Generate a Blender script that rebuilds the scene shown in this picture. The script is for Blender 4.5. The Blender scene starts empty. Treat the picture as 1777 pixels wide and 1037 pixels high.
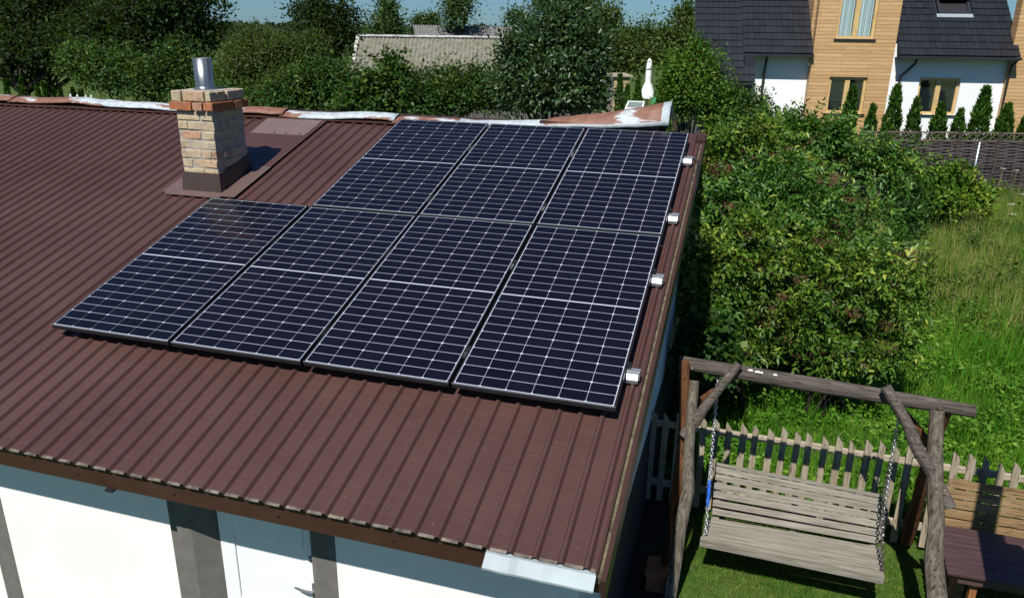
import bpy, math, random
import numpy as np
from mathutils import Vector, Matrix
random.seed(7)
SC = bpy.context.scene
COL = SC.collection
# ------------------------------------------------------------------ camera, sky, sun, exposure
CAM = np.array([0.603, -4.116, 4.687])
YAW, PITCH, ROLL, FPX = 0.29497, 0.33180, 0.01294, 1338.93
def cam_axes():
    cy, sy, cp, sp = math.cos(YAW), math.sin(YAW), math.cos(PITCH), math.sin(PITCH)
    f = np.array([-sy*cp, cy*cp, -sp]); r = np.array([cy, sy, 0.]); u = np.cross(r, f)
    cr, sr = math.cos(ROLL), math.sin(ROLL)
    return cr*r+sr*u, -sr*r+cr*u, f
CR, CU, CF = cam_axes()
cd = bpy.data.cameras.new("camera"); cam = bpy.data.objects.new("camera", cd); COL.objects.link(cam)
M = Matrix(((CR[0], CU[0], -CF[0], CAM[0]), (CR[1], CU[1], -CF[1], CAM[1]), (CR[2], CU[2], -CF[2], CAM[2]), (0, 0, 0, 1)))
cam.matrix_world = M
cd.sensor_width = 36; cd.lens = 36*FPX/1777; cd.clip_end = 5000; cd.clip_start = 0.05
SC.camera = cam
SUN_D = Vector((.10, .75, -1.0)).normalized()
w = bpy.data.worlds.new("World"); SC.world = w; w.use_nodes = True
nt = w.node_tree
sky = nt.nodes.new('ShaderNodeTexSky'); sky.sky_type = 'NISHITA'; sky.sun_disc = False
sky.sun_elevation = math.asin(-SUN_D.z); sky.sun_rotation = math.radians(180+7.6)
sky.altitude = 100; sky.air_density = 1.0; sky.dust_density = 0.3; sky.ozone_density = 2.5
bg = nt.nodes['Background']; bg.inputs['Strength'].default_value = 0.05
tint = nt.nodes.new('ShaderNodeMix'); tint.data_type = 'RGBA'; tint.blend_type = 'MULTIPLY'; tint.inputs[0].default_value = 1
tint.inputs[7].default_value = (.50, .82, 1.22, 1)
nt.links.new(sky.outputs[0], tint.inputs[6]); nt.links.new(tint.outputs[2], bg.inputs[0])
sl = bpy.data.lights.new("sun", 'SUN'); sl.energy = 5.0; sl.angle = math.radians(.53); sl.color = (1.0, .965, .91)
so = bpy.data.objects.new("sun", sl); COL.objects.link(so); so.location = (0, -20, 40)
so.rotation_euler = SUN_D.to_track_quat('-Z', 'Y').to_euler()
SC.view_settings.view_transform = 'Standard'; SC.view_settings.look = 'None'
SC.view_settings.exposure = 0.30; SC.view_settings.gamma = 1
SC.cycles.max_bounces = 6; SC.cycles.diffuse_bounces = 3; SC.cycles.glossy_bounces = 3
SC.cycles.transmission_bounces = 3; SC.cycles.transparent_max_bounces = 8

def at(px, py, D):
    return CAM + D*(CF + CR*(px-888.5)/FPX - CU*(py-518.5)/FPX)

# ------------------------------------------------------------------ helpers
ROOT = {}
def tag(o, label, cat, group=None, kind=None):
    if label: o['label'] = label
    if cat: o['category'] = cat
    if group: o['group'] = group
    if kind: o['kind'] = kind
    return o
def thing(name, label, cat, loc=(0, 0, 0), group=None, rx=0, rz=0):
    o = bpy.data.objects.new(name, None); COL.objects.link(o)
    o.location = loc; o.rotation_euler = (rx, 0, rz); o.empty_display_size = .2
    ROOT[o.name] = Matrix.Translation(loc) @ Matrix.Rotation(rz, 4, 'Z') @ Matrix.Rotation(rx, 4, 'X')
    return tag(o, label, cat, group)
def link_mesh(name, me, parent, mats):
    o = bpy.data.objects.new(name, me); COL.objects.link(o)
    for m in (mats if isinstance(mats, (list, tuple)) else [mats]): me.materials.append(m)
    if parent is not None:
        o.parent = parent; ROOT[o.name] = ROOT[parent.name]
    else: ROOT[o.name] = Matrix.Identity(4)
    return o
class MB:
    def __init__(s): s.v = []; s.f = []; s.m = []
    def add(s, vs, fs, mi=0):
        b = len(s.v); s.v += [tuple(v) for v in vs]
        s.f += [tuple(b+i for i in f) for f in fs]; s.m += [mi]*len(fs); return s
    def hexa(s, p, mi=0):    # 8 corners: bottom 4 ccw, top 4 ccw
        return s.add(p, [(3, 2, 1, 0), (4, 5, 6, 7), (0, 1, 5, 4), (1, 2, 6, 5), (2, 3, 7, 6), (3, 0, 4, 7)], mi)
    def box(s, x0, x1, y0, y1, z0, z1, T=None, mi=0):
        p = [(x0, y0, z0), (x1, y0, z0), (x1, y1, z0), (x0, y1, z0), (x0, y0, z1), (x1, y0, z1), (x1, y1, z1), (x0, y1, z1)]
        if T: p = [T(*q) for q in p]
        return s.hexa(p, mi)
    def bar(s, a, b, w_, h_, up=(0, 0, 1), mi=0):
        a, b, up = Vector(a), Vector(b), Vector(up); d = (b-a).normalized()
        r = d.cross(up).normalized()*w_/2; u = r.cross(d).normalized()*h_/2
        return s.hexa([a-r-u, a+r-u, b+r-u, b-r-u, a-r+u, a+r+u, b+r+u, b-r+u], mi)
    def tube(s, pts, rads, n=8, cap=True, mi=0, wob=0, rng=None):
        pts = [Vector(p) for p in pts]; k = len(pts)
        if not isinstance(rads, (list, tuple)): rads = [rads]*k
        d0 = (pts[1]-pts[0]).normalized(); ref = Vector((0, 0, 1)) if abs(d0.z) < .9 else Vector((1, 0, 0))
        vs = []
        for i, p in enumerate(pts):
            d = (pts[min(i+1, k-1)]-pts[max(i-1, 0)]).normalized()
            r = d.cross(ref).normalized(); u = r.cross(d)
            for j in range(n):
                a = 2*math.pi*j/n; q = rads[i]*(1+(wob*(rng.random()-.5) if wob else 0))
                vs.append(p+r*math.cos(a)*q+u*math.sin(a)*q)
        fs = [(i*n+j, i*n+(j+1) % n, (i+1)*n+(j+1) % n, (i+1)*n+j) for i in range(k-1) for j in range(n)]
        if cap: fs += [tuple(range(n-1, -1, -1)), tuple((k-1)*n+j for j in range(n))]
        return s.add(vs, fs, mi)
    def build(s, name, mat, parent=None, smooth=False, local=False, bevel=0):
        vs = s.v
        if parent is not None and not local:
            inv = ROOT[parent.name].inverted(); vs = [inv @ Vector(v) for v in vs]
        me = bpy.data.meshes.new(name); me.from_pydata([tuple(v) for v in vs], [], s.f)
        o = link_mesh(name, me, parent, mat)
        me.polygons.foreach_set('material_index', s.m)
        if smooth: me.polygons.foreach_set('use_smooth', [True]*len(s.f))
        me.update()
        if bevel:
            b = o.modifiers.new('bevel', 'BEVEL'); b.width = bevel; b.segments = 2; b.limit_method = 'ANGLE'
        return o

# ------------------------------------------------------------------ materials
def new_mat(name):
    m = bpy.data.materials.new(name); m.use_nodes = True
    return m, m.node_tree, m.node_tree.nodes['Principled BSDF']
def N(nt, t, **kw):
    n = nt.nodes.new(t)
    for k, v in kw.items():
        if k in n.inputs: n.inputs[k].default_value = v
        else: setattr(n, k, v)
    return n
def ramp(nt, src, stops, interp='LINEAR'):
    r = nt.nodes.new('ShaderNodeValToRGB'); cr = r.color_ramp; cr.interpolation = interp
    while len(cr.elements) < len(stops): cr.elements.new(.5)
    for e, (p, c) in zip(cr.elements, stops):
        e.position = p; e.color = (*c, 1) if len(c) == 3 else c
    nt.links.new(src, r.inputs[0]); return r.outputs[0]
def objco(nt, scale=(1, 1, 1), rot=(0, 0, 0)):
    tc = nt.nodes.new('ShaderNodeTexCoord'); mp = nt.nodes.new('ShaderNodeMapping')
    mp.inputs['Scale'].default_value = scale; mp.inputs['Rotation'].default_value = rot
    nt.links.new(tc.outputs['Object'], mp.inputs['Vector']); return mp.outputs[0]
def mixc(nt, fac, a, b, mode='MIX'):
    n = nt.nodes.new('ShaderNodeMix'); n.data_type = 'RGBA'; n.blend_type = mode
    for s_, v in ((0, fac), (6, a), (7, b)):
        if hasattr(v, 'links'): nt.links.new(v, n.inputs[s_])
        else: n.inputs[s_].default_value = v if s_ == 0 else (*v, 1)
    return n.outputs[2]
def bump(nt, b, h, strength=.3, dist=.01):
    n = nt.nodes.new('ShaderNodeBump'); n.inputs['Strength'].default_value = strength; n.inputs['Distance'].default_value = dist
    nt.links.new(h, n.inputs['Height']); nt.links.new(n.outputs[0], b.inputs['Normal'])
def noise(nt, vec, scale, detail=4, rough=.55):
    n = N(nt, 'ShaderNodeTexNoise', Scale=scale, Detail=detail, Roughness=rough)
    if vec is not None: nt.links.new(vec, n.inputs['Vector'])
    return n.outputs['Fac']
def simple(name, col, rough=.6, metal=0, var=.15, nscale=6, bmp=0, bscale=60, scale=(1, 1, 1), spec=.5, coat=0):
    m, nt, b = new_mat(name); co = objco(nt, scale)
    nz = noise(nt, co, nscale)
    lo = tuple(c*(1-var) for c in col); hi = tuple(min(1, c*(1+var)) for c in col)
    nt.links.new(ramp(nt, nz, [(.3, lo), (.7, hi)]), b.inputs['Base Color'])
    b.inputs['Roughness'].default_value = rough; b.inputs['Metallic'].default_value = metal
    b.inputs['Specular IOR Level'].default_value = spec; b.inputs['Coat Weight'].default_value = coat
    if bmp: bump(nt, b, noise(nt, co, bscale), bmp)
    return m
def wood(name, stops, axis=0, rough=.85, stretch=14, scale=3.0, bmp=.6, island=.35, spec=.2, cracks=True):
    """weathered timber: streaks run along the chosen object axis, each board a little different"""
    m, nt, b = new_mat(name)
    sc = [stretch]*3; sc[axis] = 1.0
    co = objco(nt, tuple(sc))
    geo = nt.nodes.new('ShaderNodeNewGeometry')
    off = nt.nodes.new('ShaderNodeVectorMath'); off.operation = 'ADD'
    sc2 = nt.nodes.new('ShaderNodeVectorMath'); sc2.operation = 'SCALE'; sc2.inputs['Scale'].default_value = 37.
    cmb = nt.nodes.new('ShaderNodeCombineXYZ')
    for i in range(3): nt.links.new(geo.outputs['Random Per Island'], cmb.inputs[i])
    nt.links.new(cmb.outputs[0], sc2.inputs[0]); nt.links.new(co, off.inputs[0]); nt.links.new(sc2.outputs[0], off.inputs[1])
    n1 = noise(nt, off.outputs[0], scale, 6, .65)
    c = ramp(nt, n1, stops)
    v = nt.nodes.new('ShaderNodeHueSaturation')
    mr = N(nt, 'ShaderNodeMapRange'); mr.inputs[3].default_value = 1-island; mr.inputs[4].default_value = 1+island
    nt.links.new(geo.outputs['Random Per Island'], mr.inputs[0]); nt.links.new(mr.outputs[0], v.inputs['Value'])
    nt.links.new(c, v.inputs['Color']); out = v.outputs[0]
    if cracks:
        n2 = noise(nt, off.outputs[0], scale*2.2, 3, .5)
        ck = ramp(nt, n2, [(.35, (.18, .16, .14)), (.42, (1, 1, 1))])
        out = mixc(nt, .85, out, ck, 'MULTIPLY')
    nt.links.new(out, b.inputs['Base Color'])
    b.inputs['Roughness'].default_value = rough; b.inputs['Specular IOR Level'].default_value = spec
    bump(nt, b, n1, bmp, .012)
    return m
def leafmat(name, c1, c2, c3=None, p3=.85, trans=.3, gloss=.02, grough=.5, nscale=.9):
    m = bpy.data.materials.new(name); m.use_nodes = True; nt = m.node_tree; nt.nodes.clear()
    out = nt.nodes.new('ShaderNodeOutputMaterial')
    geo = nt.nodes.new('ShaderNodeNewGeometry'); tc = nt.nodes.new('ShaderNodeTexCoord')
    nz = noise(nt, tc.outputs['Object'], nscale, 2)
    add = N(nt, 'ShaderNodeMath'); add.operation = 'MULTIPLY_ADD'
    nt.links.new(nz, add.inputs[0]); add.inputs[1].default_value = .9
    half = N(nt, 'ShaderNodeMath'); half.operation = 'MULTIPLY_ADD'; half.inputs[1].default_value = .75; half.inputs[2].default_value = -.32
    nt.links.new(geo.outputs['Random Per Island'], half.inputs[0]); nt.links.new(half.outputs[0], add.inputs[2])
    stops = [(.05, c1), (.75, c2)] + ([(p3, c3), (min(1, p3+.12), c3)] if c3 else [])
    col = ramp(nt, add.outputs[0], stops)
    d = nt.nodes.new('ShaderNodeBsdfDiffuse'); t = nt.nodes.new('ShaderNodeBsdfTranslucent'); g = nt.nodes.new('ShaderNodeBsdfGlossy')
    g.inputs['Roughness'].default_value = grough; g.inputs['Color'].default_value = (.9, .95, 1, 1)
    br = mixc(nt, .5, col, (.16, .24, .02), 'MIX')
    nt.links.new(col, d.inputs[0]); nt.links.new(br, t.inputs[0])
    m1 = nt.nodes.new('ShaderNodeMixShader'); m1.inputs[0].default_value = trans
    m2 = nt.nodes.new('ShaderNodeMixShader'); m2.inputs[0].default_value = gloss
    nt.links.new(d.outputs[0], m1.inputs[1]); nt.links.new(t.outputs[0], m1.inputs[2])
    nt.links.new(m1.outputs[0], m2.inputs[1]); nt.links.new(g.outputs[0], m2.inputs[2])
    nt.links.new(m2.outputs[0], out.inputs[0]); return m

BROWN = (.069, .0330, .0275)
def sheet_mat(name, col, rough=.42):
    m, nt, b = new_mat(name); co = objco(nt)
    n1 = noise(nt, co, .8, 5, .6); n2 = noise(nt, objco(nt, (3, 40, 3)), 2., 4)
    c = ramp(nt, n1, [(.3, tuple(x*.86 for x in col)), (.7, tuple(x*1.12 for x in col))])
    n3 = noise(nt, co, 45, 2); sp = ramp(nt, n3, [(.74, (0, 0, 0)), (.80, (1, 1, 1))])
    dust = mixc(nt, sp, c, tuple(min(1, x*1.9+.02) for x in col))
    geo_ = ramp(nt, n2, [(.45, (0, 0, 0)), (.8, (.40, .40, .40))])
    n4 = noise(nt, objco(nt, (7, .35, .35)), 2.5, 5, .6); gr = ramp(nt, n4, [(.52, (0, 0, 0)), (.75, (.42, .42, .42))])
    dust = mixc(nt, gr, dust, tuple(x*.62 for x in col))
    n5 = noise(nt, co, 130, 2); dt = ramp(nt, n5, [(.70, (0, 0, 0)), (.76, (.8, .8, .8))]); dust = mixc(nt, dt, dust, tuple(x*.4 for x in col))
    c2 = mixc(nt, geo_, dust, tuple(x*1.35+.008 for x in col))
    nt.links.new(c2, b.inputs['Base Color'])
    nt.links.new(ramp(nt, n1, [(.3, (rough-.06,)*3), (.7, (rough+.1,)*3)]), b.inputs['Roughness'])
    b.inputs['Specular IOR Level'].default_value = .45
    bump(nt, b, noise(nt, co, 2.2, 3), .12, .02)
    return m
M_ROOF = sheet_mat('brown_roof_sheet', BROWN)
M_ROOF2 = sheet_mat('brown_trim', (.050, .024, .019), .38)
M_ROOF3 = sheet_mat('pinkish_brown_plate', (.155, .105, .10), .5)
M_WORN = simple('worn_pale_edge', (.125, .108, .085), .8, var=.75, nscale=16)
M_FASCIA = sheet_mat('fascia_brown', (.040, .0165, .0115), .45)
M_MOSS = simple('mossy_edge', (.10, .085, .05), .9, var=.6, nscale=18)
M_WHITE = simple('white_plaster', (.80, .80, .76), .85, var=.04, nscale=1.5, bmp=.15, bscale=90)
M_DOOR = simple('white_door_paint', (.80, .82, .82), .45, var=.03, nscale=2)
M_GREY = simple('grey_roughcast', (.135, .126, .110), .95, var=.16, nscale=9, bmp=.35, bscale=160)
M_PLINTH = simple('dark_plinth', (.022, .022, .022), .95, var=.3)
M_SIDEW = simple('side_wall_paint', (.62, .66, .68), .85, var=.12, nscale=2)
M_GALV = simple('galvanised_steel', (.62, .66, .68), .38, metal=.85, var=.12, nscale=9)
M_GALVP = simple('pale_zinc_flashing', (.27, .32, .335), .5, metal=.15, var=.10, nscale=5)
M_ALU = simple('aluminium', (.40, .42, .44), .42, metal=.7, var=.05, nscale=30, scale=(1, 30, 1))
M_FRAME = simple('anodised_frame', (.035, .038, .042), .35, metal=.6, var=.1)
M_FRAME2 = simple('frame_front_lip', (.30, .32, .32), .35, metal=.7, var=.1)
M_BACK = simple('white_backsheet', (.46, .48, .56), .3, var=.02, coat=.3)
M_BLACK = simple('black_plastic', (.012, .012, .013), .5)
M_STEELD = simple('dark_chain_steel', (.10, .09, .08), .45, metal=.7, var=.4, nscale=40)
M_STEELL = simple('bright_chain_steel', (.55, .57, .58), .35, metal=.8, var=.2, nscale=40)
M_BLUE = simple('blue_sleeve', (.02, .12, .55), .5, var=.3, nscale=30)
def cell_mat():
    m, nt, b = new_mat('solar_cells'); co = objco(nt)
    wv = N(nt, 'ShaderNodeTexWave', Scale=17.5, Distortion=0.0); wv.bands_direction = 'X'
    nt.links.new(co, wv.inputs['Vector'])
    geo = nt.nodes.new('ShaderNodeNewGeometry')
    base = ramp(nt, geo.outputs['Random Per Island'], [(0, (.0022, .0030, .0075)), (1, (.0042, .0050, .0120))])
    bus = ramp(nt, wv.outputs['Fac'], [(.90, (0, 0, 0)), (.98, (.30, .30, .30))])
    c = mixc(nt, bus, base, (.035, .038, .06))
    nt.links.new(c, b.inputs['Base Color'])
    b.inputs['Roughness'].default_value = .35; b.inputs['Coat Weight'].default_value = .38; b.inputs['Coat Roughness'].default_value = .05
    b.inputs['Coat IOR'].default_value = 1.32; b.inputs['Specular IOR Level'].default_value = .10
    return m
M_CELL = cell_mat()
def brick_mat(name, stops):
    m, nt, b = new_mat(name); co = objco(nt)
    geo = nt.nodes.new('ShaderNodeNewGeometry')
    c = ramp(nt, geo.outputs['Random Per Island'], stops)
    n1 = noise(nt, co, 26, 5, .7)
    v = mixc(nt, .75, c, ramp(nt, n1, [(.3, (.55, .5, .45)), (.65, (1.15, 1.12, 1.1))]), 'MULTIPLY')
    n2 = noise(nt, co, 9, 4); st = ramp(nt, n2, [(.60, (0, 0, 0)), (.72, (.45, .45, .45))])
    v = mixc(nt, st, v, (.36, .22, .14))
    sm = ramp(nt, noise(nt, co, 5, 6, .7), [(.50, (0, 0, 0)), (.66, (.55, .55, .55))])
    v = mixc(nt, sm, v, (.15, .135, .11))
    nt.links.new(v, b.inputs['Base Color']); b.inputs['Roughness'].default_value = .92; b.inputs['Specular IOR Level'].default_value = .15
    bump(nt, b, n1, .7, .008); return m
M_BRICK = brick_mat('yellow_reclaimed_brick', [(0, (.46, .38, .24)), (.35, (.52, .44, .29)), (.6, (.44, .39, .28)), (.82, (.48, .35, .23)), (1, (.42, .20, .12))])
M_BRICKO = brick_mat('orange_brick', [(0, (.34, .115, .05)), (.7, (.40, .17, .085)), (1, (.46, .32, .22))])
M_MORTAR = simple('grey_mortar', (.34, .31, .26), .95, var=.3, nscale=40, bmp=.8, bscale=80)
def rust_mat(name='rusted_white_sheet', th=.44):
    m, nt, b = new_mat(name); co = objco(nt)
    n1 = noise(nt, objco(nt, (.6, 1.8, 1.8)), 2.1, 8, .64); n2 = noise(nt, co, 14, 4)
    mask = ramp(nt, n1, [(th, (0, 0, 0)), (th+.035, (1, 1, 1))])
    pale = ramp(nt, n2, [(.3, (.30, .34, .36)), (.7, (.50, .55, .57))])
    rust = ramp(nt, n2, [(.3, (.15, .065, .040)), (.7, (.24, .118, .075))])
    nt.links.new(mixc(nt, mask, pale, rust), b.inputs['Base Color'])
    b.inputs['Roughness'].default_value = .62; bump(nt, b, n1, .25, .01); return m
M_RUST = rust_mat(); M_RUST2 = rust_mat('rusted_end_sheet', .39); M_RUST3 = rust_mat('mostly_white_sheet', .55); M_PALE = simple('pale_old_paint', (.36, .41, .43), .6, var=.2, nscale=14)
M_LOG = wood('weathered_log', [(.25, (.040, .033, .026)), (.5, (.105, .090, .070)), (.75, (.20, .178, .145))], axis=2, scale=2.6, bmp=.9, island=.2)
M_LOGX = wood('weathered_beam', [(.25, (.036, .030, .025)), (.5, (.085, .072, .060)), (.75, (.17, .148, .125))], axis=0, scale=2.6, bmp=.9, island=.2)
M_LOGB = wood('brown_stained_log', [(.25, (.06, .026, .012)), (.55, (.12, .052, .022)), (.8, (.19, .10, .05))], axis=2, scale=2.4, bmp=.6, island=.2)
M_HW0 = simple('chalky_white', (.7, .7, .66), .9, var=.2)
M_SLAT = wood('grey_slat', [(.2, (.10, .088, .068)), (.5, (.25, .228, .185)), (.8, (.40, .375, .32))], axis=0, scale=3.2, bmp=.4, island=.28, cracks=False)
M_PICKET = wood('picket_wood', [(.2, (.13, .105, .07)), (.5, (.30, .255, .18)), (.8, (.43, .38, .28))], axis=2, scale=3.4, bmp=.5, island=.3)
M_RAIL = wood('rail_wood', [(.2, (.24, .20, .13)), (.5, (.40, .345, .25)), (.8, (.50, .44, .33))], axis=0, scale=3, bmp=.4, island=.1)
M_GOLD = wood('oiled_slat', [(.2, (.14, .085, .035)), (.5, (.23, .15, .07)), (.8, (.32, .235, .13))], axis=0, scale=2.6, bmp=.4, island=.15)
M_TABLE = wood('dark_red_board', [(.2, (.030, .014, .015)), (.5, (.070, .038, .036)), (.8, (.12, .075, .066))], axis=0, scale=2.6, bmp=.25, island=.2, rough=.5, spec=.5, cracks=False)
M_TERRA = simple('terracotta', (.34, .12, .055), .8, var=.25, nscale=12)

# ------------------------------------------------------------------ foliage tools (numpy)
def np_mesh(name, verts, faces_list):
    """faces_list: list of (F,k) int arrays"""
    me = bpy.data.meshes.new(name)
    me.vertices.add(len(verts)); me.vertices.foreach_set('co', np.asarray(verts, dtype=np.float32).ravel())
    loops = np.concatenate([f.ravel() for f in faces_list]).astype(np.int32)
    tot = np.concatenate([np.full(len(f), f.shape[1], dtype=np.int32) for f in faces_list])
    st = np.concatenate([[0], np.cumsum(tot)[:-1]]).astype(np.int32)
    me.loops.add(len(loops)); me.loops.foreach_set('vertex_index', loops)
    me.polygons.add(len(tot)); me.polygons.foreach_set('loop_start', st); me.polygons.foreach_set('loop_total', tot)
    me.update(calc_edges=True); me.validate(); return me
def unit(a): return a/np.maximum(np.linalg.norm(a, axis=1, keepdims=True), 1e-9)
# leaf templates: columns = across, along, out
T_SIMPLE = (np.array([(0, 0, 0), (.5, .42, .10), (0, 1, -.06), (-.5, .42, .10)]), [np.array([(0, 1, 2)]), np.array([(0, 2, 3)])])
T_LANCE = (np.array([(0, 0, 0), (.36, .25, .09), (.40, .58, .07), (0, 1, -.16), (-.40, .58, .07), (-.36, .25, .09), (0, .5, -.01)]),
           [np.array([(0, 1, 2, 6), (6, 2, 3, 3)])[:1], np.array([(6, 2, 3)]), np.array([(0, 6, 4, 5)]), np.array([(6, 3, 4)])])
def leaf_geo(P, D, Nn, L, W, tmpl):
    T, F = tmpl; A = unit(np.cross(D, Nn)); Nn = np.cross(A, D)
    L = np.asarray(L).reshape(-1, 1, 1)*np.ones((len(P), 1, 1)); Wd = L*W
    V = P[:, None, :] + Wd*T[None, :, 0:1]*A[:, None, :] + L*T[None, :, 1:2]*D[:, None, :] + L*T[None, :, 2:3]*Nn[:, None, :]
    k = len(T); base = (np.arange(len(P))*k)[:, None]
    FF = [(base[:, None, :]+f[None]).reshape(-1, f.shape[1]) for f in F]
    return V.reshape(-1, 3), FF
def merge_geo(parts):
    V = []; F = {}; off = 0
    for v, fs in parts:
        V.append(v)
        for f in fs: F.setdefault(f.shape[1], []).append(f+off)
        off += len(v)
    return np.concatenate(V), [np.concatenate(x) for x in F.values()]
def rdir(rng, n, zmin=-1.):
    d = unit(rng.normal(size=(int(n*2.6)+20, 3))); d = d[d[:, 2] > zmin]
    while len(d) < n: d = np.concatenate([d, d])
    return d[:n]
def crown_points(rng, blobs, leaf, lai, cs, per, w_ratio, shell=.55, zmin=-.75, rag=.22):
    """leaf positions, directions and normals grouped in twig clumps over ellipsoids"""
    P, D, NN = [], [], []
    for (c, r) in blobs:
        c = np.array(c); r = np.array(r)
        area = math.pi*r[0]*r[2]
        n = lai*area/(leaf*leaf*w_ratio*.62); k = max(5, int(n/per))
        dirs = rdir(rng, k, zmin)
        lob = rdir(rng, 9, -.4); amp = rng.uniform(-.25, .30, 9)
        bulge = 1 + (amp[None]*np.clip(dirs@lob.T, 0, 1)**4).sum(1)
        rad = (shell + (1-shell)*rng.random(k)**.6 + rag*rng.normal(size=k)*.45)*bulge
        C = c + dirs*r*rad[:, None]
        sz = cs*rng.uniform(.6, 1.4, k)
        nl = np.maximum(2, rng.poisson(per, k)); idx = np.repeat(np.arange(k), nl); m = len(idx)
        ax = unit(dirs + .55*rng.normal(size=(k, 3)) + np.array([0, 0, .25]))     # twig axis
        t = rng.random(m)-.35
        off = rng.normal(size=(m, 3))*.42
        pos = C[idx] + sz[idx, None]*(ax[idx]*t[:, None]*1.3 + off)
        d = unit(off*.9 + ax[idx]*.6 + .35*rng.normal(size=(m, 3)) + np.array([0, 0, -.15]))
        nn = unit(np.array([0, -.1, 1.])*.55 + unit(off+ax[idx]*.3)*.75 + dirs[idx]*.45 + .30*rng.normal(size=(m, 3)))
        P.append(pos); D.append(d); NN.append(nn)
    P = np.concatenate(P); keep = P[:, 2] > .03
    return P[keep], np.concatenate(D)[keep], np.concatenate(NN)[keep]
def foliage(name, geo, mat, parent, kind=None):
    v, f = geo
    inv = np.array(ROOT[parent.name].inverted()) if parent is not None else np.eye(4)
    v = v@inv[:3, :3].T+inv[:3, 3]
    o = link_mesh(name, np_mesh(name, v, f), parent, mat)
    if kind: o['kind'] = kind
    return o
M_BARK = wood('bark', [(.3, (.022, .017, .013)), (.6, (.055, .043, .033)), (.8, (.10, .085, .07))], axis=2, scale=2.4, bmp=.9, island=.1)
def clump_up(rng, blobs, n=9, f=.44, inner=True, zmin=-.45):
    out = []
    for c, r in blobs:
        c, r = np.array(c), np.array(r)
        for d in rdir(rng, n, zmin):
            q = f*rng.uniform(.5, 1.42)
            out.append((c+d*r*(1.03-q*.62)*rng.uniform(.86, 1.08), np.maximum(r*q, r.mean()*q*.8)))
        if inner: out.append((c, r*.62))
    return out
def branches(rng, base, blobs, r0, nlimb=7):
    mb = MB(); base = np.array(base)
    ctr = np.mean([b[0] for b in blobs], axis=0)
    fork = base*.55+ctr*.45; fork[2] = base[2]+(ctr[2]-base[2])*.55; fork[:2] = base[:2]+(ctr[:2]-base[:2])*.35
    mid = (base+fork)/2+rng.normal(size=3)*np.array([.1, .1, 0])*r0*6
    mb.tube([base-np.array([0, 0, .1]), base+np.array([0, 0, .25]), mid, fork], [r0*1.5, r0*1.05, r0*.85, r0*.65], 9, wob=.12, rng=random)
    for i in range(nlimb):
        b = blobs[i % len(blobs)]; d = rdir(rng, 1, -.1)[0]
        tip = np.array(b[0])+d*np.array(b[1])*.8; m = fork*.5+tip*.5+rng.normal(size=3)*.12*np.linalg.norm(tip-fork)*.5
        mb.tube([fork-(fork-mid)*.1*i/nlimb, m, tip], [r0*.5, r0*.26, r0*.06], 6)
    return mb
def plant(name, label, cat, D, blobs_px, leaf, lai, cs, mat, group=None, per=26, w_ratio=.55, trunk=.12, seed=0, base_px=None,
          squash=.8, tmpl=T_SIMPLE, shell=.55, rag=.22, nlimb=7, part='crown', stem='trunk', lvar=.3, zmin=-.75, shr=.93, nclump=9, fclump=.44):
    rng = np.random.default_rng(seed+11)
    blobs = []
    for bl in blobs_px:
        cx, cy, rx, ry = bl[:4]; dd = D+(bl[4] if len(bl) > 4 else 0)
        blobs.append((at(cx, cy, dd), (shr*rx*dd/FPX, max(rx, ry)*.9*dd/FPX*squash, shr*ry*dd/FPX)))
    b0 = np.mean([b[0] for b in blobs], axis=0) if base_px is None else at(base_px, 300, D)
    base = np.array([b0[0], b0[1], 0.])
    t = thing(name, label, cat, tuple(base), group)
    sub = clump_up(rng, blobs, nclump, fclump) if nclump else blobs
    P, Dd, NN = crown_points(rng, sub, leaf, lai*.62, cs*.85, 14, w_ratio, .74, -.6, rag*.6)
    L = leaf*rng.uniform(1-lvar, 1+lvar, len(P))
    foliage(part, leaf_geo(P, Dd, NN, L, w_ratio, tmpl), mat, t)
    branches(rng, base, blobs, trunk, nlimb).build(stem, M_BARK, t, smooth=True)
    return t, blobs
# ------------------------------------------------------------------ ground and dark shade strip
def ground_mat():
    m, nt, b = new_mat('ground_soil_grass'); co = objco(nt)
    n1 = noise(nt, co, .6, 6, .6); n2 = noise(nt, co, 9, 5, .65); n3 = noise(nt, co, .02, 4)
    grass = ramp(nt, n2, [(.25, (.022, .045, .008)), (.55, (.055, .095, .016)), (.8, (.12, .14, .035))])
    far = ramp(nt, n3, [(.35, (.05, .085, .022)), (.6, (.11, .12, .05)), (.75, (.17, .15, .07))])
    mx = ramp(nt, n1, [(.35, (0, 0, 0)), (.7, (.55, .55, .55))])
    nt.links.new(mixc(nt, mx, grass, far), b.inputs['Base Color'])
    b.inputs['Roughness'].default_value = .95; b.inputs['Specular IOR Level'].default_value = .1
    bump(nt, b, n2, .6, .03); return m
mb = MB(); R_ = 3000; n_ = 24
mb.add([(0, 0, 0)]+[(R_*math.cos(2*math.pi*i/n_), R_*math.sin(2*math.pi*i/n_), 0) for i in range(n_)], [(0, 1+i, 1+(i+1) % n_) for i in range(n_)])
gnd = mb.build('ground', ground_mat()); gnd['kind'] = 'structure'
M_SHADESOIL = simple('shade_darkened_soil', (.020, .016, .012), .95, var=.5, nscale=8, bmp=.6, bscale=30)  # building's shade put into the ground colour as a dark strip
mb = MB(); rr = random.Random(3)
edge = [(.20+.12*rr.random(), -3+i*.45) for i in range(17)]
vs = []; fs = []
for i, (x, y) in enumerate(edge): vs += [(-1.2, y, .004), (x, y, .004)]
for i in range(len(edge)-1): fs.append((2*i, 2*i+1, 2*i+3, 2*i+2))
mb.add(vs, fs); mb.build('shade_strip', M_SHADESOIL)['kind'] = 'structure'

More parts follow.
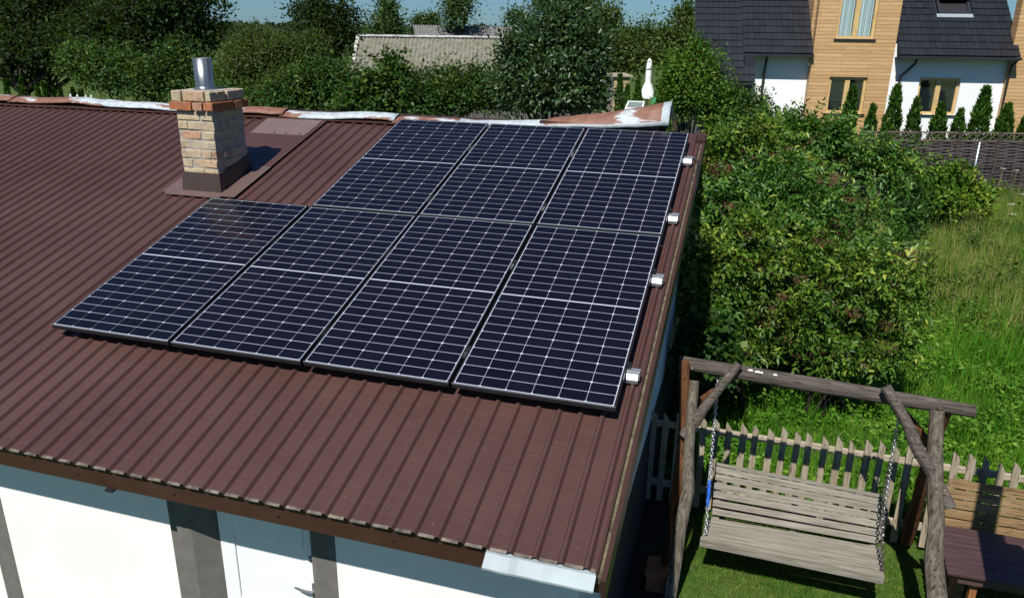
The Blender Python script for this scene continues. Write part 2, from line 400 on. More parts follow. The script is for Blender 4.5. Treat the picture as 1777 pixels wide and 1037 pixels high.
# ------------------------------------------------------------------ farm building with corrugated roof
TH = .28996; CT, ST = math.cos(TH), math.sin(TH); Z0 = 2.6
def Rf(u, v, h): return (u, v*CT-h*ST, Z0+v*ST+h*CT)
HP = -.13                                     # pan height under the panel plane
XL, XR, V0, V1, PIT = -15.0, .095, -1.045, 4.36, .1327
shed = thing('farm_building', 'white plastered farm building with brown corrugated roof under the solar panels', 'building', (-6, 2, 0))
def corrugated():
    prof = []                                 # (u, h, face-to-next is pan)
    k = int((XR-XL)/PIT)
    rr = random.Random(5)
    for i in range(k, 0, -1):
        u = XR-.02-i*PIT
        dz = rr.uniform(-.001, .001)
        prof += [(u, HP+dz, 1), (u+.086, HP+dz, 0), (u+.096, HP+.0215, 0), (u+.113, HP+.0215, 0), (u+.1265, HP, 1)]
    prof.append((XR, HP, 1))
    vv = [V0, V0+.020, 0.2, 1.6, 3.0, V1]
    vs = [Rf(u, v, h) for v in vv for (u, h, _) in prof]; n = len(prof)
    fs = []; mi = []
    for j in range(len(vv)-1):
        for i in range(n-1):
            fs.append((j*n+i, j*n+i+1, (j+1)*n+i+1, (j+1)*n+i)); mi.append(1 if (j == 0 and prof[i][2]) else 0)
    m = MB(); m.v = vs; m.f = fs; m.m = mi; return m
roof = corrugated().build('roof', [M_ROOF, M_WORN], shed)
sol = roof.modifiers.new('thickness', 'SOLIDIFY'); sol.thickness = .0025; sol.offset = -1; sol.material_offset = 0
# back slope, plain
mb = MB(); V2 = 2*V1
vb = [(XL, 4.36*CT-HP*ST, 0)]
ridgeY, ridgeZ = Rf(0, V1, HP)[1], Rf(0, V1, HP)[2]
bx_ = []
k = int((XR-XL)/PIT); vs = []
for j in (0, 1):
    for i in range(k*2+1):
        u = XL+i*PIT/2; h = .0185 if i % 2 else 0
        vs.append((u, ridgeY+j*5.3*CT+h*ST+.01, ridgeZ-j*5.3*ST+h*CT-.005))
n = 2*k+1
mb.add(vs, [(i, i+1, n+i+1, n+i) for i in range(n-1)])
mb.build('roof_back_slope', M_ROOF, shed)
# screws
M_SCREW = simple('weathered_screw', (.12, .085, .075), .5, metal=.3, var=.4, nscale=30)
mb = MB(); rr = random.Random(11)
for v in (-.93, -.12, 1.0, 2.1, 3.2, 4.1):
    for i in range(0, k, 2):
        u = XR-.02-(i+1)*PIT+.043+rr.uniform(-.012, .012); vv = v+rr.uniform(-.03, .03)
        if (v > -.05 and u > -4.3 and v < 4) or u < -8 or (v > 1 and i % 4): continue
        if rr.random() < .22: continue
        a = Rf(u, vv, HP); b_ = Rf(u, vv, HP+.003); c = Rf(u, vv, HP+.007)
        MB().tube([a, b_, b_, c], [.0085, .0085, .0045, .0045], 8).build('roof_screw', M_SCREW, shed)
# fascia along the eave
YF = V0*CT-HP*ST+.035
ze = Rf(0, V0, HP)[2]
mb = MB(); mb.box(XL, XR+.03, YF, YF+.022, ze-.148, ze-.004); fas = mb.build('fascia', M_FASCIA, shed, bevel=.004)
for i in range(9):
    x = -1.02-i*.71; MB().tube([(x, YF-.006, ze-.09), (x, YF+.002, ze-.09)], .008, 8).build('screw', M_BLACK, fas)
MB().box(-2.94, -2.885, YF-.02, YF+.03, ze-.163, ze-.149).build('bracket', M_BLACK, fas)
# soffit and zinc flashing
mb = MB(); mb.box(XL, XR-.02, YF+.022, -.50, ze-.13, ze-.10); mb.build('soffit', M_FASCIA, shed)
mb = MB(); xs = np.linspace(-.475, .10, 14); rr = random.Random(2)
vs = []
for x in xs:
    wv = rr.uniform(-.003, .003)
    vs += [Rf(x, V0+.05, HP-.008), Rf(x, V0-.01, HP-.010+wv), Rf(x, V0-.085, HP-.034+wv), Rf(x, V0-.088, HP-.044+wv)]
mb.add(vs, [(4*i+j, 4*i+4+j, 4*i+5+j, 4*i+1+j) for i in range(13) for j in range(3)])
fl = mb.build('eave_flashing', M_GALVP, shed); s_ = fl.modifiers.new('t', 'SOLIDIFY'); s_.thickness = .002
# front and side walls, with the door recess
YW = -.535
mb = MB()
DL, DR = -2.57, -1.80                        # door leaf edges
SL, SR = -2.885, -1.625                        # grey strips outer edges
zt = ze-.131
for (x0, x1) in ((XL+.3, -4.57), (-4.405, SL), (SR, -.065)): mb.box(x0, x1, YW, YW+.32, 0, zt)
mb.build('front_wall', M_WHITE, shed)
mb = MB()
mb.box(SL, DL-.145, YW-.004, YW+.31, 0, zt)
# splayed reveal left of the door
mb.hexa([(DL-.145, YW-.003, 0), (DL, YW+.10, 0), (DL, YW+.31, 0), (DL-.145, YW+.31, 0), (DL-.145, YW-.003, zt), (DL, YW+.10, zt), (DL, YW+.31, zt), (DL-.145, YW+.31, zt)])
mb.build('grey_surround', M_GREY, shed)
for x0, x1 in ((DR, SR), (-4.57, -4.405)): MB().box(x0, x1, YW-.004, YW+.31, 0, zt).build('grey_surround', M_GREY, shed)
mb = MB(); yd = YW+.10
mb.box(DL, DR, yd, yd+.05, .02, zt)
# frame members standing proud of the panels
for x0, x1 in ((DL, DL+.115), (DR-.115, DR)): mb.box(x0+.002, x1, yd-.014, yd, .02, zt)
for z0, z1 in ((1.47, 1.655), (.02, .25), (.80, .95)): mb.box(DL+.116, DR-.116, yd-.0135, yd, z0, z1)
door = mb.build('door', M_DOOR, shed, bevel=.004)
mb = MB(); zh = 1.17; xh = DR-.055
mb.tube([(xh, yd-.014, zh), (xh, yd-.05, zh)], .011, 10); mb.tube([(xh+.005, yd-.05, zh), (xh-.06, yd-.056, zh+.004), (xh-.13, yd-.05, zh+.012)], [.012, .011, .007], 8)
mb.box(xh-.02, xh+.02, yd-.018, yd-.0145, zh-.16, zh+.05)
mb.build('handle', simple('worn_steel', (.32, .34, .36), .35, metal=.8, var=.2), door, smooth=False)
mb = MB()
for z in (1.40, 1.43): mb.tube([(DR-.075, yd-.022, z), (DR+.012, yd-.022, z)], .007, 6)
mb.box(DR-.06, DR-.02, yd-.019, yd-.0145, 1.385, 1.445)
mb.build('bolt', M_STEELD, door)
mb = MB()
# right wall slightly out of square, with gable triangle
a0, a1 = (-.06, YW+.004), (-.09, 8.6)
def side(z, t): return (a0[0]+(a1[0]-a0[0])*t, a0[1]+(a1[1]-a0[1])*t, z)
yr = ridgeY; tr_ = (yr-a0[1])/(a1[1]-a0[1])
zw0 = ze-.02+(YW-YF)*math.tan(TH)-.10; zr = ridgeZ-.12
o_ = [side(0, 0), side(0, 1), side(zw0, 1), side(zr, tr_), side(zw0, 0)]
i_ = [(x-.3, y, z) for x, y, z in o_]
mb.add(o_+i_, [(0, 1, 2, 3, 4), (9, 8, 7, 6, 5)]+[(i, 5+i, 5+(i+1) % 5, (i+1) % 5) for i in range(5)])
mb.build('side_wall', M_SIDEW, shed)
MB().hexa([(-.09, YW+.01, 0), (-.054, YW+.01, 0), (-.082, 8.6, 0), (-.12, 8.6, 0), (-.09, YW+.01, .98), (-.054, YW+.01, .98), (-.082, 8.6, .98), (-.12, 8.6, .98)]).build('dark_plinth', M_PLINTH, shed)
mb = MB(); mb.box(XL+.3, -.45, 8.6, 8.9, 0, zw0); mb.build('back_wall', M_WHITE, shed)
mb = MB(); mb.box(XL+.3, XL+.6, -.2, 8.6, 0, zw0); mb.build('end_wall', M_WHITE, shed)
# verge trim on the right edge: flat lip, mossy gap, vertical drop
mb = MB()
def strip(u0, u1, v0, v1, h0, h1, mi=0):
    mb.hexa([Rf(u0, v0, h0), Rf(u1, v0, h0), Rf(u1, v1, h0), Rf(u0, v1, h0), Rf(u0, v0, h1), Rf(u1, v0, h1), Rf(u1, v1, h1), Rf(u0, v1, h1)], mi)
strip(XR+.002, XR+.014, V0-.01, V1, HP-.012, HP+.024)
strip(XR+.034, XR+.060, V0-.05, V1-.02, HP-.145, HP+.012)
mb.build('verge_trim', M_ROOF2, shed)
mb = MB(); strip(XR+.015, XR+.033, V0-.02, V1-.05, HP-.06, HP-.006); mb.build('mossy_verge_board', M_MOSS, shed)
mb = MB(); strip(XR-.025, XR+.05, 4.19, 4.30, HP+.024, HP+.032); strip(XR-.025, XR+.058, 4.12, 4.19, HP-.002, HP+.031); mb.build('verge_end_cap', M_ROOF2, shed)

# ridge: brown flashing strip below, old rusted sheets on top
mb = MB(); rr = random.Random(8)
xs = list(np.arange(XL, XR-.24, .22)); vs = []
for x in xs:
    j = rr.uniform(-.006, .006)
    vs += [Rf(x, 4.16+j, HP+.028), Rf(x, 4.30+j, HP+.042), Rf(x, 4.37, HP+.052), Rf(x, 4.41, HP+.045)]
mb.add(vs, [(4*i+j, 4*i+4+j, 4*i+5+j, 4*i+1+j) for i in range(len(xs)-1) for j in range(3)])
rf = mb.build('ridge_flashing', M_ROOF2, shed); s_ = rf.modifiers.new('t', 'SOLIDIFY'); s_.thickness = .002
def ridge_sheet(x0, x1, seed, zoff=0, lift=None, rim=False, mat=None):
    rr = random.Random(seed); n = max(6, int((x1-x0)/(.08 if rim else .16))); m = MB(); vs = []
    ph = rr.uniform(0, 6)
    for i in range(n+1):
        t = i/n; x = x0+(x1-x0)*t
        wv = .014*math.sin(ph+x*2.1)+.008*math.sin(x*5.3+ph)+rr.uniform(-.005, .005)
        L = lift(t) if lift else 0.
        y0, z0 = ridgeY-.17+rr.uniform(-.01, .01), ridgeZ+.035+zoff+wv
        vs += [(x, y0-.012, z0-.022+L*.25), (x, y0, z0+L*.35), (x, y0+.05, z0+.024+L*.85), (x, y0+.13+L*.3, z0+.042+L*1.05), (x, y0+.30+L*.4, z0+.02+L*.7), (x, y0+.36+L*.4, z0-.04+L*.5)]
    m.add(vs, [(6*i+j, 6*i+6+j, 6*i+7+j, 6*i+1+j) for i in range(n) for j in range(5)])
    if rim: m.m = [1 if (k % 5 == 0 or k//5 >= n-1) else 0 for k in range(len(m.f))]
    o = m.build('ridge_sheet', [M_RUST2, M_PALE] if rim else [mat or M_RUST], shed, smooth=True); s = o.modifiers.new('t', 'SOLIDIFY'); s.thickness = .003; return o
for i, (a, b_) in enumerate(((-15, -11.2), (-11.25, -8.9), (-8.95, -7.4), (-7.45, -6.1), (-6.12, -4.75), (-4.8, -3.3), (-3.33, -2.5), (-2.54, -1.5))):
    ridge_sheet(a, b_, 20+i, zoff=.004*(i % 2)-(.02 if i in (5, 6, 7) else 0), mat=M_RUST3 if i in (3, 5, 7) else M_RUST)
o = ridge_sheet(-1.55, -.225, 41, lift=lambda t: .02+.185*t**1.2, rim=True); o['label'] = 'rusted white ridge sheet bent upwards at its right end'
mb = MB(); mb.box(-1.6, -.33, ridgeY-.15, ridgeY-.02, ridgeZ-.02, ridgeZ+.075); mb.build('ridge_board', M_ROOF2, shed)

# chimney
CX0, CX1, CY0, CY1 = -4.765, -4.352, 2.255, 2.745
mb = MB(); mb.box(CX0+.006, CX1-.006, CY0+.006, CY1-.006, 2.9, 4.075)
chim = mb.build('chimney', M_MORTAR, shed); chim['label'] = 'yellow brick chimney stack with orange brick collar'
def brick_course(mb, x0, x1, y0, y1, z, h, flip, rr, prot=0., joint=.014):
    def run(length):
        out = []; p = 0; L = [.255, .125] if flip else [.125, .255]; i = 0
        while p < length-.02:
            l = min(L[i % 2]+rr.uniform(-.012, .012), length-p); 
            if length-p-l < .05: l = length-p
            out.append((p, p+l)); p += l; i += 1
        return out
    d = .10
    def b(X0, X1, Y0, Y1):
        j = [rr.uniform(-.0075, .0075) for _ in range(10)]
        mb.hexa([(X0+j[0], Y0+j[1], z+j[2]*.6), (X1+j[3], Y0+j[4], z+j[5]*.6), (X1+j[3], Y1, z+j[5]*.6), (X0+j[0], Y1, z+j[2]*.6),
                 (X0+j[6]*.7, Y0+j[1], z+h+j[7]*.6), (X1+j[8]*.7, Y0+j[4], z+h+j[9]*.6), (X1+j[8]*.7, Y1, z+h+j[9]*.6), (X0+j[6]*.7, Y1, z+h+j[7]*.6)])
    for a, c in run(x1-x0):
        b(x0+a+joint/2, x0+c-joint/2, y0-prot, y0+d); b(x0+a+joint/2, x0+c-joint/2, y1-d, y1+prot)
    for a, c in run(y1-y0-2*d):
        b(x0-prot, x0+d, y0+d+a+joint/2, y0+d+c-joint/2); b(x1-d, x1+prot, y0+d+a+joint/2, y0+d+c-joint/2)
mb = MB(); rr = random.Random(4)
for i in range(10): brick_course(mb, CX0+rr.uniform(-.005, .005), CX1+rr.uniform(-.005, .005), CY0, CY1, 3.03+i*.0915, .074, i % 2, rr)
mb.build('brickwork', M_BRICK, chim, bevel=.006)
mb = MB(); brick_course(mb, CX0-.045, CX1+.045, CY0-.045, CY1+.045, 3.945, .076, 1, rr); mb.build('brick_collar', M_BRICKO, chim, bevel=.007)
mb = MB(); brick_course(mb, CX0-.022, CX1+.022, CY0-.022, CY1+.022, 4.030, .094, 0, rr); mb.build('top_course', M_BRICK, chim, bevel=.007)
mb = MB(); mb.box(CX0+.01, CX1-.01, CY0+.01, CY1-.01, 4.10, 4.126); mb.build('cap_slab', M_MORTAR, chim)
mb = MB(); cx, cy = -4.59, 2.5; n = 28; pts = []
for r, z in ((.115, 4.130), (.092, 4.138), (.086, 4.16), (.0875, 4.42)):
    for j in range(n): pts.append((cx+r*math.cos(2*math.pi*j/n), cy+r*math.sin(2*math.pi*j/n), z))
for r, z in ((.082, 4.42), (.080, 4.15)):
    for j in range(n): pts.append((cx+r*math.cos(2*math.pi*j/n), cy+r*math.sin(2*math.pi*j/n), z))
mb.add(pts, [(i*n+j, i*n+(j+1) % n, (i+1)*n+(j+1) % n, (i+1)*n+j) for i in range(5) for j in range(n)])
mb.build('flue_pipe', simple('dull_flue_steel', (.30, .325, .335), .36, metal=.85, var=.45, nscale=5, scale=(9, 9, .25)), chim, smooth=True)
# flashing round the base
def cbox(m, u0, u1, v0, v1, h0, h1): m.hexa([Rf(u0, v0, h0), Rf(u1, v0, h0), Rf(u1, v1, h0), Rf(u0, v1, h0), Rf(u0, v0, h1), Rf(u1, v0, h1), Rf(u1, v1, h1), Rf(u0, v1, h1)])
mb = MB()
zc = lambda y: Z0+(y/CT)*ST+HP*CT         # roof height at y
g_ = .03
mb.hexa([(CX0-g_, CY0-g_, 3.0), (CX1+g_, CY0-g_, 3.0), (CX1+g_, CY1+g_, 3.0), (CX0-g_, CY1+g_, 3.0),
         (CX0-.010, CY0-.010, 3.345), (CX1+.010, CY0-.010, 3.345), (CX1+.010, CY1+.010, 3.47), (CX0-.010, CY1+.010, 3.47)])
mb.build('base_flashing', sheet_mat('dark_flashing', (.050, .034, .028), .4), chim)
mb = MB(); cbox(mb, CX0-.17, CX1+.06, 2.20, 2.37, HP+.0255, HP+.031); cbox(mb, CX1+.035, CX1+.21, 2.24, 2.92, HP+.0255, HP+.032)
cbox(mb, CX0-.22, CX0-.035, 2.24, 2.95, HP+.0255, HP+.030)
mb.build('flashing_apron', M_ROOF3 if 0 else sheet_mat('apron_brown', (.105, .068, .06), .45), chim)
mb = MB(); cbox(mb, CX0-.20, CX1+.20, 2.88, 4.17, HP+.025, HP+.028); mb.build('flat_back_sheet', M_ROOF, shed)
mb = MB(); mb.hexa([Rf(-4.90, 3.72, HP+.029), Rf(-4.20, 3.72, HP+.029), Rf(-4.20, 4.15, HP+.030), Rf(-4.93, 4.15, HP+.030), Rf(-4.90, 3.72, HP+.033), Rf(-4.20, 3.72, HP+.033), Rf(-4.20, 4.15, HP+.034), Rf(-4.93, 4.15, HP+.034)])
for x in (-4.6, -4.45, -4.27): mb.tube([Rf(x, 3.75, HP+.032), Rf(x, 3.75, HP+.041)], .010, 8, mi=1)
mb.build('cover_plate', [M_ROOF3, M_BLACK], shed)

# ------------------------------------------------------------------ solar panels
PW, PL, GX, GY = 1.038, 2.026, .023, .022
def make_panel():
    t = thing('solar_panel', 'x', 'solar panel', (0, 0, Z0), 'solar panels on the brown roof', rx=TH)
    mb = MB(); e = .011; tk = .035
    for x0, x1, y0, y1 in ((0, PW, PL-e, PL), (0, e, e, PL-e), (PW-e, PW, e, PL-e)): mb.box(x0, x1, y0, y1, -tk, 0)
    mb.box(0, PW, 0, e, -tk, -.006)
    mb.build('frame', M_FRAME, t, local=True)
    mb = MB(); mb.box(0, PW, 0, .009, -.0058, .0003); mb.build('front_lip', M_FRAME2, t, local=True)
    mb = MB(); mb.box(e, PW-e, e, PL-e, -.006, -.0022); mb.build('backsheet', M_BACK, t, local=True)
    mb = MB(); mx, my, mid = .0165, .0165, .013; gp = .0026
    cw = (PW-2*mx-5*gp)/6; half = (PL-2*my-mid)/2; gq = .0040; ch = (half-10*gq)/11; c_ = .0085
    for i in range(6):
        for j in range(22):
            x = mx+i*(cw+gp); y = my+j*(ch+gq)+(mid-gq if j >= 11 else 0)
            z = -.0010
            top = j % 2 == 1
            if top: p = [(x, y, z), (x+cw, y, z), (x+cw, y+ch-c_, z), (x+cw-c_, y+ch, z), (x+c_, y+ch, z), (x, y+ch-c_, z)]
            else: p = [(x+c_, y, z), (x+cw-c_, y, z), (x+cw, y+c_, z), (x+cw, y+ch, z), (x, y+ch, z), (x, y+c_, z)]
            mb.add(p, [tuple(range(6))])
    mb.build('cells', M_CELL, t, local=True)
    return t
PLAB = {(0, 0): 'leftmost solar panel of the lower row, sticking out left of the upper row', (1, 0): 'second solar panel from the left in the lower four panel row',
        (2, 0): 'third solar panel from the left in the lower four panel row', (3, 0): 'lower right corner solar panel nearest the eave and the swing',
        (1, 1): 'left solar panel of the upper row, nearest the brick chimney', (2, 1): 'middle solar panel of the upper row of three', (3, 1): 'right solar panel of the upper row beside the roof verge'}
p0 = make_panel(); first = True; rr = random.Random(6)
for (k_, r) in PLAB:
    if first: t = p0; first = False
    else:
        t = p0.copy(); COL.objects.link(t)
        for ch in p0.children:
            c = ch.copy(); COL.objects.link(c); c.parent = t
    u = -(3-k_)*(PW+GX)-PW; v = r*(PL+GY)
    t.location = Rf(u, v, rr.uniform(-.0015, .0015)); t['label'] = PLAB[(k_, r)]
    t.rotation_euler = (TH+rr.uniform(-.002, .002), rr.uniform(-.0015, .0015), 0)
VR = (.40, 1.51, 2.46, 3.59)
RL = ['silver mounting rail end below the lowest clamp, nearest the eave', 'second silver mounting rail from the eave under the lower panels', 'third silver mounting rail from the eave under the upper panels', 'topmost silver mounting rail near the ridge with black cable beside it']
for i, v in enumerate(VR):
    u0 = -4*(PW+GX)-.02 if i < 2 else -3*(PW+GX)-.02
    t = thing('mounting_rail', RL[i], 'mounting rail', Rf(-1, v, HP+.02), 'aluminium rails under the solar panels')
    mb = MB(); b0, b1 = HP+.025, -.037
    mb.hexa([Rf(u0, v-.022, b0), Rf(.088, v-.022, b0), Rf(.088, v+.022, b0), Rf(u0, v+.022, b0), Rf(u0, v-.022, b1), Rf(.088, v-.022, b1), Rf(.088, v+.022, b1), Rf(u0, v+.022, b1)])
    # side grooves read as a stepped section at the open end
    mb.hexa([Rf(u0, v-.055, b0), Rf(.080, v-.055, b0), Rf(.080, v-.0225, b0), Rf(u0, v-.0225, b0), Rf(u0, v-.055, b0+.028), Rf(.080, v-.055, b0+.028), Rf(.080, v-.0225, b1-.012), Rf(u0, v-.0225, b1-.012)])
    mb.build('rail_profile', M_ALU, t, bevel=.003)
    mb = MB(); mb.hexa([Rf(.001, v+.0, -.038), Rf(.026, v+.0, -.038), Rf(.026, v+.04, -.038), Rf(.001, v+.04, -.038), Rf(.001, v+.0, -.004), Rf(.026, v+.0, -.012), Rf(.026, v+.04, -.012), Rf(.001, v+.04, -.004)])
    mb.tube([Rf(.014, v+.02, -.01), Rf(.014, v+.02, .004)], .006, 6)
    mb.build('end_clamp', M_FRAME, t)
# black cable by the upper rail
pts = [Rf(.086, 3.66, HP+.05), Rf(.125, 3.66, HP+.03), Rf(.150, 3.5, HP+.015), Rf(.160, 3.2, HP), Rf(.150, 2.95, HP-.03), Rf(.12, 2.85, HP-.05)]
tag(MB().tube(pts, .011, 8).build('cable', M_BLACK, None, smooth=True), 'black cable looping over the roof verge beside the topmost rail', 'cable')

# ------------------------------------------------------------------ log swing frame
def logpts(a, b, n, amp, rng):
    a, b = np.array(a, float), np.array(b, float); out = []
    for i in range(n):
        t = i/(n-1); o = rng.normal(size=3)*amp*math.sin(math.pi*t)
        out.append(a+(b-a)*t+o)
    return out
rng = np.random.default_rng(5); rr = random.Random(9)
sw = thing('swing_stand', 'weathered log frame with A shaped legs holding the hanging garden bench', 'swing frame', (1.4, 1.95, 0))
def log(name, a, b, r0, r1, mat, n=7, amp=.012, lab=None, m=10, via=None):
    pts = logpts(a, b, n, amp, rng)
    if via is not None:
        for i in range(n): t_ = i/(n-1); pts[i] = pts[i]+(np.array(via)-(np.array(a)+np.array(b))/2)*math.sin(math.pi*t_)
    rad = [r0+(r1-r0)*i/(n-1)+rr.uniform(-.004, .004) for i in range(n)]
    o = MB().tube(pts, rad, m, wob=.16, rng=rr).build(name, mat, sw, smooth=False, bevel=.006)
    if lab: o['label'] = lab
    return o
BM = [(.205, 2.20, 2.005), (.75, 2.19, 1.985), (1.40, 2.20, 1.955), (1.9, 2.215, 1.93), (2.52, 2.21, 1.905)]
mb = MB().tube(BM, [.062, .066, .066, .062, .052], 12, wob=.14, rng=rr); beam = mb.build('beam', M_LOGX, sw, bevel=.006)
for x_, y_, z_, r_ in ((.80, 2.145, 2.035, .022), (.86, 2.142, 2.03, .026), (.89, 2.14, 2.028, .012), (1.0, 2.145, 2.022, .018)): MB().tube([(x_-r_, y_, z_), (x_-r_*.3, y_-.003, z_+.004), (x_+r_*.5, y_-.002, z_+.002), (x_+r_, y_, z_-.003)], [.004, .011, .010, .003], 7).build('bird_dropping', M_HW0, beam)
log('leg', (.335, 1.54, 0), (.352, 2.09, 1.90), .060, .043, M_LOG, via=(.385, 1.80, 1.0), lab='grey leg under the left end of the beam')
log('leg', (2.43, 1.40, 0), (2.235, 2.14, 1.90), .078, .055, M_LOG, 8, .02, lab='curved grey leg at the right end of the beam')
log('leg', (.285, 1.84, .202), (.256, 2.088, 2.075), .052, .043, M_LOGB, via=(.312, 1.975, 1.12), lab='brown leg at the left end of the beam')
log('leg', (2.44, 3.02, .10), (2.315, 2.24, 1.90), .060, .055, M_LOGB, lab='brown leg slanting back from the right end of the beam')
log('brace', (.315, 1.955, 1.43), (.70, 2.105, 2.10), .050, .036, M_LOGX, 6, .008)
log('brace', (2.395, 1.875, 1.21), (1.83, 2.105, 2.06), .054, .042, M_LOGX, 7, .012)
log('brace', (.40, 2.30, 1.60), (.68, 2.285, 1.90), .032, .028, M_LOGB, 4, .004)
log('brace', (2.30, 2.42, 1.45), (1.93, 2.30, 1.90), .036, .030, M_LOGB, 4, .004)
M_BOLT = simple('rusty_bolt', (.28, .20, .14), .5, metal=.6, var=.3)
for (x, y, z) in ((2.25, 2.145, 1.925), (.325, 2.13, 2.0), (.37, 1.945, 1.56), (2.335, 1.862, 1.34), (.62, 2.05, 1.955), (1.9, 2.07, 1.95)):
    MB().tube([(x, y-.012, z), (x, y+.02, z-.004)], .013, 8).build('bolt_head', M_BOLT, sw)
# hanging bench
bn = thing('swing_bench', 'grey slatted two seat bench hanging on chains under the log beam', 'swing bench', (1.3, 2.1, .4))
def lerp(a, b, t): return tuple(a[i]+(b[i]-a[i])*t for i in range(3))
SFL, SFR, SBL, SBR = (.540, 1.905, .447), (2.045, 1.865, .447), (.600, 2.315, .425), (2.075, 2.345, .425)
def board(a, b, w_, h_, up, name='slat', mat=M_SLAT, parent=bn):
    j = [rr.uniform(-.004, .004) for _ in range(4)]
    MB().bar((a[0]+j[0], a[1], a[2]+j[1]), (b[0]+j[2], b[1], b[2]+j[3]*.6), w_, h_, up).build(name, mat, parent, bevel=.004)
board((SFL[0], SFL[1]+.012, SFL[2]-.010), (SFR[0], SFR[1]+.012, SFR[2]-.010), .024, .085, (0, 0, 1), 'front_board')
ts = [.13, .30, .46, .62, .78, .93]
for t in ts: board(lerp(SFL, SBL, t), lerp(SFR, SBR, t), .061, .022, (0, 0, 1), 'seat_slat')
BTL, BTR, BBL, BBR = (.610, 2.50, .875), (2.035, 2.50, .815), (.620, 2.345, .475), (2.070, 2.375, .455)
for i, t in enumerate((.04, .225, .41, .595, .78, .945)):
    board(lerp(BBL, BTL, t), lerp(BBR, BTR, t), .057, .020, (0, -.94, .34), 'back_slat')
board((BTL[0]-.01, BTL[1]+.012, BTL[2]+.024), (BTR[0]+.01, BTR[1]+.012, BTR[2]+.024), .042, .020, (0, .1, 1), 'top_rail')
for t in (.03, .5, .97):
    a, b = lerp(BBL, BBR, t), lerp(BTL, BTR, t)
    MB().bar((a[0], a[1]+.022, a[2]-.08), (b[0], b[1]+.022, b[2]), .05, .022, (0, -1, .3)).build('upright', M_SLAT, bn, bevel=.003)
    c, d = lerp(SFL, SFR, t), lerp(SBL, SBR, t)
    MB().bar((c[0], c[1]+.03, c[2]-.035), (d[0], d[1]+.06, d[2]-.035), .045, .045).build('seat_bearer', M_SLAT, bn, bevel=.003)
def chain(pts, mat, r=.0058, ll=.042, label=None):
    pts = [Vector(p) for p in pts]; mb = MB(); L = 0; seg = []
    for a, b in zip(pts, pts[1:]): seg.append((a, b, (b-a).length)); L += (b-a).length
    n = int(L/(ll*.78)); k = 0
    for i in range(n):
        s_ = (i+.5)*L/n; acc = 0
        for a, b, l in seg:
            if s_ <= acc+l: p = a+(b-a)*((s_-acc)/l); d = (b-a).normalized(); break
            acc += l
        x = d.cross(Vector((.3, 1, .1))).normalized(); y = d.cross(x)
        if i % 2: x, y = y, x
        ring = []
        for q in range(10):
            a_ = 2*math.pi*q/10; cc, ss = math.cos(a_), math.sin(a_)
            ctr = p+x*cc*.0135+d*(ss*(ll/2-.004)); out_ = (x*cc+d*ss).normalized()
            ring.append([ctr+out_*math.cos(w2)*r+y*math.sin(w2)*r for w2 in (0, math.pi/2, math.pi, 1.5*math.pi)])
        vs = [v for g in ring for v in g]
        mb.add(vs, [(4*q+h, 4*q+(h+1) % 4, 4*((q+1) % 10)+(h+1) % 4, 4*((q+1) % 10)+h) for q in range(10) for h in range(4)])
    o = mb.build('chain', mat, bn, smooth=True); o['kind'] = 'stuff' if 0 else ''
    del o['kind']
    if label: o['label'] = label
    return o
hl, hr = (.545, 2.19, 1.92), (1.985, 2.20, 1.875)
jl = (.565, 2.20, 1.02)
chain([hl, jl], M_STEELL, label='bright chain above the blue sleeve')
chain([jl, (.585, 1.985, .475)], M_STEELL); chain([jl, (.600, 2.47, .86)], M_STEELL)
jr = (2.0, 2.215, 1.36)
chain([hr, jr], M_STEELL); chain([jr, (2.07, 2.42, .62), (2.09, 2.36, .44)], M_STEELL, label='bright right chain'); chain([jr, (2.01, 2.33, .99), (2.02, 2.12, .72), (2.035, 1.955, .47)], M_STEELD, label='dark rusty right chain')
for h in (hl, hr): MB().tube([(h[0], h[1], h[2]+.06), (h[0]+.012, h[1]-.01, h[2]+.02), (h[0], h[1], h[2]-.012)], .007, 6).build('hook', M_STEELD, bn)
MB().tube([(.568, 2.15, .93), (.572, 2.105, .83), (.577, 2.062, .71)], [.012, .016, .011], 8, wob=.4, rng=rr).build('blue_sleeve', M_BLUE, bn)
# terracotta block under the left leg
t = thing('clay_block', 'terracotta coloured block under the left brown swing leg', 'block', (.22, 1.72, 0))
mb = MB(); mb.box(.12, .34, 1.66, 1.90, 0, .17); mb.build('block_body', M_TERRA, t, bevel=.012)
mb = MB(); mb.box(.105, .355, 1.645, 1.915, .172, .20); mb.build('cap_slab', M_TERRA, t, bevel=.01)

# ------------------------------------------------------------------ picket fence
fc = thing('picket_fence', 'weathered wooden picket fence with slanted tops behind the hanging bench', 'fence', (1.5, 3.05, 0))
YP = 3.05
def picket(x):
    h = 1.10+rr.uniform(-.03, .025); w_ = .060+rr.uniform(-.006, .005); l = rr.uniform(-.012, .012); l2 = rr.uniform(-.014, .014)
    y0 = YP-.022; y1 = YP
    cut = rr.uniform(.045, .085); z0 = .06
    lo = [(x-w_/2, y0, z0), (x+w_/2, y0, z0), (x+w_/2, y1, z0), (x-w_/2, y1, z0)]
    pk = .30+.15*rr.random()
    vs = []
    for yy in (y0, y1):
        dy = l2
        vs += [(x-w_/2, yy, z0), (x+w_/2, yy, z0), (x+w_/2+l, yy+dy, h-cut), (x-w_/2+w_*pk*.4+l, yy+dy, h), (x-w_/2+l, yy+dy, h-.012)]
    MB().add(vs, [(0, 1, 2, 3, 4), (9, 8, 7, 6, 5)]+[(i, 5+i, 5+(i+1) % 5, (i+1) % 5) for i in range(5)]).build('picket', M_PICKET, fc)
x = -.30
while x < 4.9:
    picket(x+rr.uniform(-.006, .006)); x += .1255
